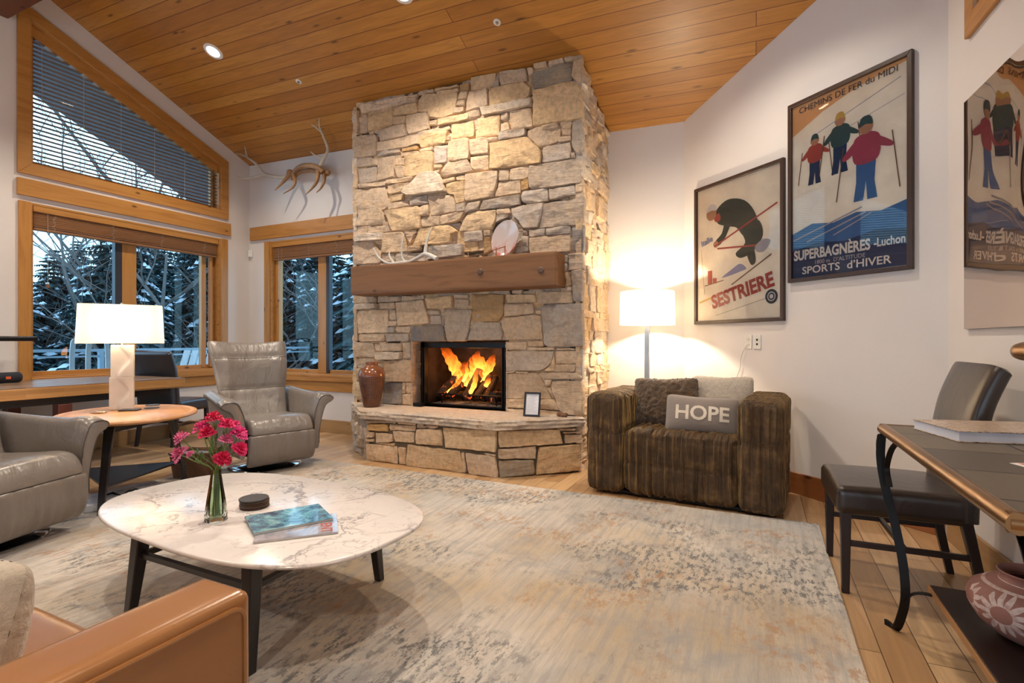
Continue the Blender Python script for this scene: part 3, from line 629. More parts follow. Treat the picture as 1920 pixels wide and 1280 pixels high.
# ------------------------------------------------------------------ windows
def frame_poly(b, outer, inner, w0, w1):
    """flat ring between two polygons with the same count, as separate mitred boards"""
    n = len(outer)
    for i in range(n):
        j = (i+1) % n; q = [outer[i], outer[j], inner[j], inner[i]]
        b.add([(p[0], p[1], w0) for p in q] + [(p[0], p[1], w1) for p in q],
              [(3,2,1,0), (4,5,6,7), (0,1,5,4), (1,2,6,5), (2,3,7,6), (3,0,4,7)])
def inset(poly, d):
    n = len(poly); out = []
    for i in range(n):
        a, p, c = V(poly[i-1]), V(poly[i]), V(poly[(i+1) % n])
        e1 = (p-a).normalized(); e2 = (c-p).normalized(); n1 = V((-e1.y, e1.x)); n2 = V((-e2.y, e2.x))
        m = (n1+n2).normalized(); out.append(tuple(p + m * (d/max(.2, m.dot(n1)))))
    return out
def window(idx, M4, op, label, mull=None, header=None, blind='stack', casement=False, ax='y', board='full', sl=None):
    root = tag(bpy.data.objects.new('window_%d' % idx, None), label, 'window', kind='structure'); C.objects.link(root); root.matrix_world = M4
    T = M['trim' + ax] if ax != 'y' else M['trimx']   # frames live in wall space: grain along local x
    # casing
    b = MB()
    if board == 'full': frame_poly(b, inset(op, -.105), op, 0, .024)
    else:
        u0, u1 = op[0][0], op[1][0]; v0, v1 = op[0][1], op[2][1]
        b.box((u0-.095, v0-.05, 0), (u0, v1, .024)); b.box((u1, v0-.05, 0), (u1+.095, v1, .024))
    b.build('window_casing', M['trimy' if board != 'full' else 'trimx'], root, bevel=.003)
    if header:
        b = MB(); b.box((header[0], header[2], 0), (header[1], header[3], .035)); b.build('header_board', M['trimx'], root, bevel=.004)
        b = MB(); u0, u1 = op[0][0], op[1][0]
        b.box((u0-.095, op[0][1]-.20, 0), (u1+.095, op[0][1]-.075, .022)); b.box((u0-.1, op[0][1]-.075, 0), (u1+.1, op[0][1]-.03, .05)); b.box((u0, op[0][1]-.03, -.10), (u1, op[0][1]+.005, .03))
        b.build('window_sill', M['trimx'], root, bevel=.004)
    # jamb liner and sash
    b = MB(); frame_poly(b, op, inset(op, .018), -.19, .0); b.build('jamb', M['trimx'], root)
    ins = inset(op, .018); b = MB(); frame_poly(b, ins, inset(ins, .045), -.15, -.10); b.build('sash', M['trimx'], root, bevel=.003)
    if mull:
        for (a, c, mt) in mull:
            b = MB(); b.box((a, op[0][1]+.02, -.15), (c, op[2][1]-.02, -.085)); b.build('mullion', M[mt], root, bevel=.003)
    b = MB(); g = inset(ins, .04); b.flat(g, z=-.125); b.build('pane', M['glass'], root, smooth=False)
    return root
# the big left window pair
w = window(1, ML, WL1, 'large two part window in the left wall with raised wooden blind', [(3.36, 3.43, 'dark'), (3.43, 3.58, 'trimy')], (2.469, 4.682, 2.552, 2.714), board='sides')
b = MB(); b.box((4.36, .82, -.148), (4.42, 2.45, -.09)); b.box((4.45, .82, -.10), (4.49, 2.45, -.06)); b.build('casement_stile', M['trimy'], w, bevel=.003)
w2 = window(2, ML, WU1, 'upper left trapezoid window closed off by a slatted blind', header=None)
w3 = window(3, MBk, WB, 'back window beside the chimney with raised wooden blind', [(-5.21, -5.07, 'trimy'), (-5.07, -5.02, 'dark')], (-6.355, -4.02, 2.535, 2.715), board='sides')
b = MB(); b.box((-5.97, .76, -.12), (-5.90, 2.45, -.06)); b.build('casement_stile', M['trimy'], w3, bevel=.003)
w4 = window(4, ML, WL2, 'second large window in the left wall nearer the camera', [(1.1, 1.2, 'trimy')], (.05, 2.22, 2.552, 2.714), board='sides')
w5 = window(5, ML, WU2, 'second trapezoid window on the near side of the ridge', header=None)
w6 = window(6, MD, WD, 'high window above the mirror in the right wall')
for w, a, c, z0, z1, m in ((w, 2.6, 4.53, 2.28, 2.47, 'blindx'), (w3, -5.97, -4.17, 2.28, 2.47, 'blindx'), (w4, .18, 2.1, 2.28, 2.47, 'blindx')): pass
def blind_stack(M4, a, c, label):
    r = thing('window_blind', label, 'blind', group='raised wooden blinds'); r.matrix_world = M4
    b = MB(); b.box((a, 2.42, -.085), (c, 2.495, -.005)); b.build('valance', M['trimx'], r, bevel=.004)
    b = MB(); z = 2.415; k = 0
    while z > 2.275:
        dx = random.uniform(-.003, .003); b.box((a+.01, z-.0065, -.078+dx), (c-.01, z, -.022+dx)); z -= .0088; k += 1
    b.build('slats', M['blindx'], r)
    b = MB(); b.box((a+.01, 2.245, -.08), (c-.01, 2.268, -.02)); b.build('bottom_rail', M['blindx'], r, bevel=.003)
    n = 4
    for i in range(n):
        u = a + .18 + (c-a-.36)*i/(n-1); b = MB(); pts = [(u+random.uniform(-.02, .02), 2.43-.0075*j, -.018+.004*math.sin(j)) for j in range(24)]; b.tube(pts, .0014, 4); b.build('ladder_cord', M['cord'], r)
    b = MB(); b.tube([(a+.12, 2.42, -.012), (a+.12, 1.72, -.012)], .0015, 5); pcd = b.build('pull_cord', M['cord'], r)
    b = MB(); b.soft((.012, .02, .012), .008, 4, c=(a+.12, 1.70, -.012))
    b.build('cord_weight', M['oakz'], pcd)
    return r
blind_stack(ML, 2.60, 4.53, 'raised wooden blind bunched at the top of the big left window')
blind_stack(MBk, -5.97, -4.17, 'raised wooden blind bunched at the top of the back window by the chimney')
blind_stack(ML, .17, 2.10, 'raised wooden blind of the left window nearest the camera')
def blind_slats(M4, op, label):
    r = thing('window_blind', label, 'blind', group='slatted blinds in the trapezoid windows'); r.matrix_world = M4
    (u0, v0), (u1, _), (_, va), (_, vb) = op     # va = height at u1, vb = height at u0
    def top(u): return vb + (va-vb)*(u-u0)/(u1-u0)
    b = MB(); z = v0+.03; sl = (va-vb)/(u1-u0)
    while z < max(va, vb)-.10:
        a, c = u0+.022, u1-.022
        lim = u0 + (z+.10-vb)/sl
        if sl < 0 and lim < c: c = lim
        if sl > 0 and lim > a: a = lim
        if c - a > .04: b.box((a, z, -.075), (c, z+.0028, -.027))
        z += .0425
    b.build('slats', M['blindx'], r)
    b = MB(); d = .105
    q = [(u0+.02, top(u0+.02)-.02), (u1-.02, top(u1-.02)-.02)]
    b.add([(q[0][0], q[0][1]-d, -.08), (q[1][0], q[1][1]-d*.9, -.08), (q[1][0], q[1][1], -.08), (q[0][0], q[0][1], -.08),
           (q[0][0], q[0][1]-d, -.02), (q[1][0], q[1][1]-d*.9, -.02), (q[1][0], q[1][1], -.02), (q[0][0], q[0][1], -.02)],
          [(3,2,1,0), (4,5,6,7), (0,1,5,4), (1,2,6,5), (2,3,7,6), (3,0,4,7)])
    b.build('headrail', M['trimx'], r, bevel=.004)
    for i in range(6):
        b = MB(); u = u0 + .1 + (u1-u0-.2)*i/5; b.tube([(u, v0+.02, -.022), (u, top(u)-.05, -.022)], .0015, 4); b.build('ladder_cord', M['cord'], r)
blind_slats(ML, WU1, 'slatted wooden blind lowered over the upper left trapezoid window')
blind_slats(ML, WU2, 'slatted wooden blind of the trapezoid window on the near side of the ridge beam')

# ------------------------------------------------------------------ fireplace
PAL = {'t': (.67, .495, .345), 'y': (.73, .51, .295), 'g': (.48, .40, .335), 'o': (.56, .33, .13), 'd': (.22, .205, .21), 'T': (.70, .58, .46), 'm': (.34, .27, .19)}
def stone(b, cols, pts, M4, depth, rgb, rng, back=-.05, gap=-.006):
    P = [V((pts[i], pts[i+1])) for i in range(0, len(pts), 2)]
    ar = sum(P[i].x*P[(i+1) % len(P)].y - P[(i+1) % len(P)].x*P[i].y for i in range(len(P)))
    if ar < 0: P.reverse()
    c = sum(P, V((0, 0)))/len(P)
    R = []
    for i in range(len(P)):
        a, e = P[i], P[(i+1) % len(P)]; n = max(2, int((e-a).length/.035))
        for k in range(n):
            p = a.lerp(e, k/n)
            if k == 0: p = p.lerp(c, min(.10, .004/max(.02, (p-c).length)))
            R.append(p + V((rng.uniform(-1, 1), rng.uniform(-1, 1)))*.0028)
    def ins(p, d): l = (c-p).length; return p + (c-p)*max(-.2, min(.45, d/max(l, .001)))
    ta, tb = rng.uniform(-.03, .03), rng.uniform(-.03, .03); sd = V((rng.uniform(0, 50), rng.uniform(0, 50), 0))
    def w(p, k):
        q = V((p.x, p.y, 0))+sd
        return depth + k*((p-c).x*ta + (p-c).y*tb + noise.noise(q*6)*.016 + noise.noise(V((q.x*9, q.y*30, 3)))*.012 + abs(noise.noise(q*22))*.006)
    n = len(R); rings = []
    o = [ins(p, gap) for p in R]
    rings.append([(p.x, p.y, back) for p in o])
    rings.append([(p.x, p.y, max(back+.02, w(p, 1)-.010)) for p in o])
    for d in (.007,):
        q = [ins(p, gap+d) for p in R]; rings.append([(p.x, p.y, w(p, 1)) for p in q])
    for s in (.66, .34):
        q = [c + (p-c)*s for p in R]; rings.append([(p.x, p.y, w(p, 1.2)) for p in q])
    vs = [p for r in rings for p in r] + [(c.x, c.y, w(c, 1.2))]
    fs = []
    for i in range(len(rings)-1):
        for j in range(n): k = (j+1) % n; fs.append((i*n+j, i*n+k, (i+1)*n+k, (i+1)*n+j))
    L = (len(rings)-1)*n
    for j in range(n): fs.append((L+j, L+(j+1) % n, len(vs)-1))
    v = rng.uniform(.86, 1.12); h = rng.uniform(-.02, .02)
    cc = (max(0, rgb[0]*v+h), rgb[1]*v, max(0, rgb[2]*v-h))
    b.M = M4; b.add(vs, fs); cols += [cc]*len(vs)
def parse(s): return [(l.split()[0], [float(x) for x in l.split()[1:]]) for l in s.strip().splitlines()]
CX0, CX1, CY = -4.02, -1.415, 4.42
FO = (-3.235, -2.155, .47, 1.145)
fp = thing('stone_fireplace', 'tall ledge stone chimney and raised hearth with an open fire', 'fireplace', (-2.7, 4.42, 0))
fpi = Matrix.Translation((2.7, -4.42, 0))
rng = random.Random(3)
b = MB(); top = 3.95
b.box((CX0+.02, CY+.03, 0), (FO[0]-.01, 5.6, top)); b.box((FO[1]+.01, CY+.03, 0), (CX1-.02, 5.6, top))
b.box((FO[0]-.01, CY+.03, FO[3]+.01), (FO[1]+.01, 5.6, top)); b.box((FO[0]-.01, CY+.03, 0), (FO[1]+.01, 5.6, FO[2]))
b.box((FO[0]-.01, 5.12, FO[2]), (FO[1]+.01, 5.6, FO[3]+.01))
b.M = Matrix.Identity(4)
for i, p in enumerate(b.v): b.v[i] = (p[0]+2.7, p[1]-4.42, p[2])
b.build('chimney_core', M['mortar'], fp, smooth=False)
b = MB(); cols = []
MF = fpi @ WM((0, CY), (1, 0))
for c, p in parse(STONES_F):
    d = {'T': .045, 'y': .012}.get(c, .008) + rng.uniform(-.008, .016)
    # keep stones clear of the mantel and of each other: clip to the face
    stone(b, cols, p, MF, d, PAL[c], rng, -.05, -.004)
#FILL
# random coursed stones for the faces the photograph only grazes
def courses(b, cols, M4, u0, u1, v0, v1f, rng, pal='tttygT', big=.30, dz=0):
    v = v0
    while v < v1f(u0) or v < v1f(u1):
        h = rng.choice([.06, .09, .12, .16, .2, .24]); u = u0
        while u < u1-.01:
            wd = min(u1-u, rng.uniform(.10, big))
            if u1-(u+wd) < .07: wd = u1-u
            tt = min(v+h, v1f(u), v1f(u+wd)) if True else 0
            if tt - v > .02:
                j = lambda: rng.uniform(-.008, .008)
                if h > .15 and rng.random() < .5 and tt-v > .12:
                    m = v + (tt-v)*rng.uniform(.35, .65)
                    for a, e in ((v, m), (m, tt)):
                        stone(b, cols, [u+j(), a, u+wd, a, u+wd+j(), e, u, e], M4, dz+rng.uniform(-.005, .02), PAL[rng.choice(pal)], rng)
                else:
                    stone(b, cols, [u+j(), v, u+wd+j(), v, u+wd+j(), tt, u+j(), tt], M4, dz+rng.uniform(-.008, .025), PAL[rng.choice(pal)], rng)
            u += wd
        v += h
courses(b, cols, MF, CX0+.03, FO[0]-.02, .46, lambda u: ceil_h(u, CY)+.01, rng, 'tyg', .25, -.030)
courses(b, cols, MF, FO[0]-.02, FO[1]+.02, 1.17, lambda u: ceil_h(u, CY)+.01, rng, 'tyg', .25, -.030)
courses(b, cols, MF, FO[1]+.02, CX1-.03, .46, lambda u: ceil_h(u, CY)+.01, rng, 'tyg', .25, -.030)
b.build('chimney_face', M['stone'], fp, angle=50, col=cols)
b = MB(); cols = []
courses(b, cols, fpi @ WM((CX1-.008, 0), (0, 1)), CY-.005, YR+.02, .0, lambda u: ceil_h(CX1, u)+.01, rng)
b.build('chimney_side', M['stone'], fp, angle=50, col=cols)
b = MB(); cols = []
courses(b, cols, fpi @ WM((CX0+.008, 0), (0, -1)), -YB-.02, -CY+.005, .0, lambda u: ceil_h(CX0, -u)+.01, rng)
b.build('chimney_side', M['stone'], fp, angle=50, col=cols)
# opening reveals
for sd in (0, 1):
    b = MB(); cols = []
    for z0, z1 in ((.49, .70), (.70, .92), (.92, 1.145)):
        if sd: stone(b, cols, [CY, z0, CY+.155, z0, CY+.155, z1, CY, z1], fpi @ WM((FO[0]-.004, 0), (0, 1)), .004, PAL['g'], rng, -.01)
        else: stone(b, cols, [-CY-.155, z0, -CY, z0, -CY, z1, -CY-.155, z1], fpi @ WM((FO[1]+.004, 0), (0, -1)), .004, PAL['g'], rng, -.01)
    b.build('firebox_reveal', M['stone'], fp, angle=50, col=cols)
# hearth
HA, HB, HC, HD = V((-3.45, 3.98)), V((-1.99, 3.93)), V((-1.40, 4.42)), V((-4.02, 4.42))
off = V((-2.7, 4.42))
b = MB(); q = [HA-off, HB-off, HC-off, HD-off]
cc = sum(q, V((0, 0)))/4
b.prism([p + (cc-p).normalized()*.03 for p in q[:2]] + [q[2]+V((-.03, .02)), q[3]+V((.03, .02))], 0, .41); b.build('hearth_core', M['mortar'], fp, smooth=False)
b = MB(); cols = []
for s, A, B in ((STONES_L, HA, HB), (STONES_R, HB, HC)):
    MM = fpi @ WM(A, B-A)
    for c, p in parse(s):
        u = [max(-.0, min((B-A).length+.0, x)) if i % 2 == 0 else max(.0, min(.415, x)) for i, x in enumerate(p)]
        stone(b, cols, u, MM, .0 + rng.uniform(-.004, .012), PAL[c], rng, -.04, .0)
courses(b, cols, fpi @ WM(HD, HA-HD), 0, (HA-HD).length, 0, lambda u: .41, rng, 'gTg', .3)
b.build('hearth_stones', M['stone'], fp, angle=50, col=cols)
# slab with broken edge
b = MB(); out = []
for A, B in ((HD+V((-.05, .0)), HA+V((-.05, -.06))), (HA+V((-.05, -.06)), HB+V((.02, -.06))), (HB+V((.02, -.06)), HC+V((.03, -.02)))):
    n = int((B-A).length/.03)
    for k in range(n): out.append(A.lerp(B, k/n)-off)
out.append(HC+V((.03, -.02))-off); nb = len(out)
ring = out + [V((-1.43, 4.44))-off, V((-3.99, 4.44))-off]
c0 = V((-2.7, 4.3))-off
def slabring(ins_, z, amp):
    r = []
    for i, p in enumerate(ring):
        if i < nb:
            nn = noise.noise(V((p.x*9, p.y*9, z*25)))*amp + noise.noise(V((p.x*30, p.y*30, z*60)))*amp*.6
            d = (c0-p).normalized(); q = p + d*(ins_+nn)
            r.append((q.x, q.y, z + noise.noise(V((p.x*7, p.y*7, 1)))*.005))
        else: r.append((p.x, p.y, z))
    return r
rings = [slabring(.03, .402, .006), slabring(.010, .412, .022), slabring(.020, .428, .028), slabring(.004, .446, .026), slabring(.018, .462, .024), slabring(.012, .476, .018), slabring(.026, .485, .010), slabring(.045, .489, .003)]
b.loft(rings, True, False)
n = len(ring); base = len(b.v)
b.flat([(p[0], p[1]) for p in rings[-1]], z=.489); b.flat([(p[0], p[1]) for p in rings[0]], z=.402)
b.build('hearth_slab', M['slab'], fp, angle=28)
# lintel shadow gap, firebox
b = MB()
x0, x1, y0, y1, z0, z1 = FO[0]+.006, FO[1]-.006, 4.60, 5.10, .488, FO[3]
b.add([(x0-.0, y0, z0), (x1, y0, z0), (x1-.04, y1, z0), (x0+.04, y1, z0), (x0, y0, z1), (x1, y0, z1), (x1-.04, y1, z1), (x0+.04, y1, z1)],
      [(0,1,2,3), (7,6,5,4), (3,2,6,7), (0,3,7,4), (2,1,5,6)])
for i, p in enumerate(b.v): b.v[i] = (p[0]+2.7, p[1]-4.42, p[2])
b.build('firebox', M['soot'], fp, smooth=False)
b = MB()
def fb(x0, x1, y0, y1, z0, z1): b.box((x0+2.7, y0-4.42, z0), (x1+2.7, y1-4.42, z1))
fb(FO[0], FO[0]+.05, 4.565, 4.60, .49, 1.14); fb(FO[1]-.05, FO[1], 4.565, 4.60, .49, 1.14); fb(FO[0], FO[1], 4.565, 4.60, 1.085, 1.14); fb(FO[0], FO[1], 4.57, 4.60, .488, .505)
for x in (FO[0]+.06, FO[0]+.085, FO[1]-.095, FO[1]-.07): fb(x, x+.012, 4.50, 4.565, .50, 1.09)
b.build('fire_screen_frame', M['black'], fp, bevel=.003)
b = MB(); ash = []
nx, ny = 40, 16
for j in range(ny+1):
    for i in range(nx+1):
        x = x0+.03+(x1-x0-.06)*i/nx; y = 4.62+.44*j/ny; x = x if True else x
        e = math.sin(PI*i/nx)**.4*math.sin(PI*j/ny)**.4
        b.v.append((x+2.7, y-4.42, .489 + e*(.018 + .018*noise.noise(V((x*22, y*22, 0))))))
for j in range(ny):
    for i in range(nx): a = j*(nx+1)+i; b.f.append((a, a+1, a+nx+2, a+nx+1)); b.mi.append(0)
o = b.build('ash_bed', M['ash'], fp); o['kind'] = 'stuff'
b = MB()
for x in (-3.05, -2.92, -2.79, -2.66, -2.53, -2.40):
    b.tube([(x+2.7, 4.66-4.42, .60), (x+2.7, 4.68-4.42, .545), (x+2.7, 4.95-4.42, .545), (x+2.7, 4.99-4.42, .64)], .008, 6)
for y, z in ((4.66, .60), (4.82, .54), (4.98, .56)): b.tube([(-3.10+2.7, y-4.42, z), (-2.33+2.7, y-4.42, z)], .008, 6)
for x in (-3.05, -2.40):
    for y in (4.69, 4.95): b.tube([(x+2.7, y-4.42, .545), (x+2.7, y-4.42, .495)], .008, 6)
b.build('fire_grate', M['iron'], fp)

# logs
def char_mat():
    t = NT('charred_log'); v = t.coords(); n = t.noise(v, 14, 4); n2 = t.noise(v, 30, 3)
    c = t.ramp(n, [(.3, (.012, .010, .009)), (.55, (.06, .035, .02)), (.75, (.17, .10, .06))])
    e = t.ramp(n2, [(.62, 0), (.74, 1)])
    m = t.fin(c, .9, 0, t.bump(n2, .6, .01)); t.b.inputs['Emission Color'].default_value = (1, .10, .02, 1)
    t.link(t.math('MULTIPLY', e, .9), t.b.inputs['Emission Strength']); return m
M['char'] = char_mat()
LG = [((-3.02, 4.72, .60), (-2.70, 4.90, .90), .042, 'charred log leaning at the left edge of the fire'),
      ((-2.90, 4.70, .58), (-2.64, 4.88, .85), .046, 'charred log second from the left in the fire'),
      ((-2.70, 4.68, .57), (-2.53, 4.86, .86), .052, 'charred upright log with a square black end at the middle of the fire'),
      ((-2.58, 4.68, .59), (-2.42, 4.88, .80), .036, 'charred log right of the middle log, glowing underneath'),
      ((-2.47, 4.69, .58), (-2.36, 4.92, .80), .034, 'thin charred log leaning at the right of the fire'),
      ((-2.40, 4.70, .60), (-2.24, 4.96, .62), .055, 'short dark log lying end on at the right of the fire'),
      ((-3.05, 4.86, .60), (-2.45, 4.93, .61), .045, 'burnt log lying across the grate behind the others')]
for a, e, r, lb in LG:
    a, e = [V((p[0]*p[1]/4.6, p[1], 1.15+(p[2]-1.15)*p[1]/4.6)) for p in (a, e)]; b = MB(); pts = []; rs = []
    for k in range(9): pts.append((e-a)*k/8 + V((noise.noise(a*9+V((k, 0, 0)))*.008, 0, noise.noise(a*9+V((0, k, 0)))*.008))); rs.append(r*(1+.12*noise.noise(a*5+V((0, 0, k)))))
    b.tube(pts, rs, 9); tag(b.build('fire_log', M['char'], loc=a, angle=25), lb, 'log', 'burning logs')
# flames
def flame_mat():
    t = NT('flame'); t.n.remove(t.b)
    tc = t.node('ShaderNodeTexCoord'); sp = t.node('ShaderNodeSeparateXYZ'); t.link(tc.outputs['Generated'], sp.inputs[0])
    n = t.noise(t.coords((9, 9, 4)), 1.6, 4, .6, .8)
    em = t.node('ShaderNodeEmission'); c = t.ramp(sp.outputs[2], [(0, (1, .42, .07)), (.35, (1, .27, .03)), (.8, (.85, .12, .008)), (1, (.5, .04, .002))])
    t.link(c, em.inputs[0]); t.link(t.math('MULTIPLY', t.ramp(sp.outputs[2], [(0, 1), (.5, .55), (1, .16)]), 3.0), em.inputs[1])
    tr = t.node('ShaderNodeBsdfTransparent'); mx = t.node('ShaderNodeMixShader')
    f = t.math('MULTIPLY', t.ramp(n, [(.28, .0), (.66, 1)]), t.ramp(sp.outputs[2], [(0, .75), (.6, .65), (1, .1)]))
    t.link(f, mx.inputs[0]); t.link(tr.outputs[0], mx.inputs[1]); t.link(em.outputs[0], mx.inputs[2]); t.link(mx.outputs[0], t.out.inputs[0]); return t.m
M['flame'] = flame_mat()
fire = thing('fire', 'orange flames rising from the logs in the stone fireplace', 'fire', (-2.7, 4.85, .56))
FL = [([(-2.76, .72), (-2.81, .84), (-2.86, .95), (-2.95, 1.06), (-3.02, 1.12)], .075, 4.93), ([(-2.72, .70), (-2.70, .80), (-2.74, .88), (-2.70, .95)], .06, 4.90),
      ([(-2.66, .80), (-2.60, .88), (-2.61, .96), (-2.58, 1.03)], .065, 4.96), ([(-2.55, .84), (-2.54, .92), (-2.57, .99), (-2.55, 1.06)], .07, 4.98),
      ([(-2.50, .82), (-2.44, .90), (-2.40, .97), (-2.37, 1.03)], .055, 4.95), ([(-2.66, .62), (-2.61, .72), (-2.58, .82), (-2.585, .90)], .030, 4.72),
      ([(-2.74, .74), (-2.70, .82), (-2.685, .90), (-2.67, .97)], .022, 4.80), ([(-2.92, .62), (-2.83, .70), (-2.76, .77), (-2.73, .82)], .026, 4.76),
      ([(-2.48, .70), (-2.45, .76), (-2.42, .80)], .028, 4.72), ([(-2.50, .76), (-2.485, .84), (-2.48, .92)], .012, 4.74), ([(-2.63, .74), (-2.55, .80), (-2.47, .86), (-2.44, .93)], .06, 4.93)]
for pts, r, y in FL:
    y = 4.60+(y-4.60)*.75; pts = [(x*y/4.6, 1.15+(z-1.15)*y/4.6) for x, z in pts]
    P = smoothline([V((x+2.7, y-4.85+.015*math.sin(i*2.1), z-.56)) for i, (x, z) in enumerate(pts)], 5); n = len(P)
    rs = [r*max(.03, math.sin(PI*min(1, .22+.78*(i/(n-1))))**.8)*(1+.12*math.sin(i*1.9)) for i in range(n)]
    b = MB(); b.tube(P, rs, 10, flat=.9); b.build('flame', M['flame'], fire)
pl = bpy.data.lights.new('firelight', 'POINT'); pl.energy = 4; pl.color = (1, .42, .12); pl.shadow_soft_size = .12
o = bpy.data.objects.new('firelight', pl); o.location = (-2.65, 4.72, .95); C.objects.link(o)

# mantel
M['bolt'] = simple('rusty_bolt', (.13, .075, .05), .6, .3, bump=.5)
mt = thing('mantel_beam', 'thick dark oak mantel beam with two round bolt heads', 'mantel', (-2.7, 4.40, 1.627))
b = MB(); b.soft((1.13, .125, .147), .008, (60, 6, 8), lambda p, n: p + n*(.004*noise.noise(V((p.x*3, p.y*8, p.z*8)))+.002*noise.noise(p*20)), c=(0, -.105, .147)); b.build('beam', M['oakx'], mt, angle=40)
for x, z in ((-2.05+.02, .155), (-1.655, .165)):
    pass
for px_x, z in ((.40, .156), (.996, .136)):
    b = MB(); R = Matrix.Translation((px_x, -.23, z)) @ Matrix.Rotation(PI/2, 4, 'X')
    b.lathe([(.001, .012), (.022, .010), (.030, .002), (.031, -.004), (.001, -.006)][::-1], 20, R); b.build('bolt_head', M['bolt'], mt)
# ------------------------------------------------------------------ rug
def rug_mat():
    t = NT('abstract_rug'); v = t.coords()
    big = t.noise(v, .9, 5, .6, .6); mid = t.noise(t.coords((1, 1, 1), loc=(5, 2, 0)), 2.4, 6, .65, .4)
    st = t.noise(t.coords((16, 1.1, 1)), 2.2, 4, .6, .3); fine = t.noise(t.coords((150, 22, 1)), 1, 3, .6)
    c = t.ramp(big, [(.32, (.50, .46, .42)), (.46, (.66, .59, .52)), (.60, (.46, .46, .46)), (.75, (.58, .51, .42))])
    c = t.mix(t.ramp(t.noise(t.coords(loc=(3, 9, 0)), .8, 4), [(.48, 0), (.66, .8)]), c, (.46, .31, .13))
    c = t.mix(t.ramp(mid, [(.3, .85), (.46, 0)]), c, (.24, .26, .29))
    c = t.mix(t.ramp(st, [(.35, .6), (.55, 0)]), c, (.30, .29, .29))
    # dark blue grey specks in clusters
    cl = t.ramp(t.noise(t.coords(loc=(11, 4, 0)), 1.3, 5, .65), [(.46, 0), (.58, 1)])
    sp = t.ramp(t.noise(t.coords((2.4, 1, 1)), 15, 6, .8), [(.50, 0), (.56, 1)])
    c = t.mix(t.math('MULTIPLY', t.math('MULTIPLY', cl, sp), .95), c, (.055, .072, .085))
    cl2 = t.ramp(t.noise(t.coords(loc=(1, 17, 0)), 1.7, 5, .65), [(.50, 0), (.60, 1)])
    sp2 = t.ramp(t.noise(t.coords((1.9, 1, 1), loc=(4, 4, 0)), 14, 6, .8), [(.50, 0), (.57, 1)])
    c = t.mix(t.math('MULTIPLY', t.math('MULTIPLY', cl2, sp2), .75), c, (.40, .19, .05))
    c = t.mix(t.math('MULTIPLY', fine, .55), c, (.26, .23, .20))
    return t.fin(c, .95, 0, t.bump(fine, .5, .004), Sheen_Weight=.2)
M['rug'] = rug_mat()
b = MB()
b.soft((2.415, 1.90, .007), .006, (60, 50, 2), lambda p, n: V((p.x+.004*noise.noise(p*3), p.y+.004*noise.noise(p*4), p.z)), c=(0, 0, .007))
tag(b.build('area_rug', M['rug'], loc=(-2.085, 1.865, 0)), 'large pale area rug with faded blue grey, ochre and rust blotches', 'rug')

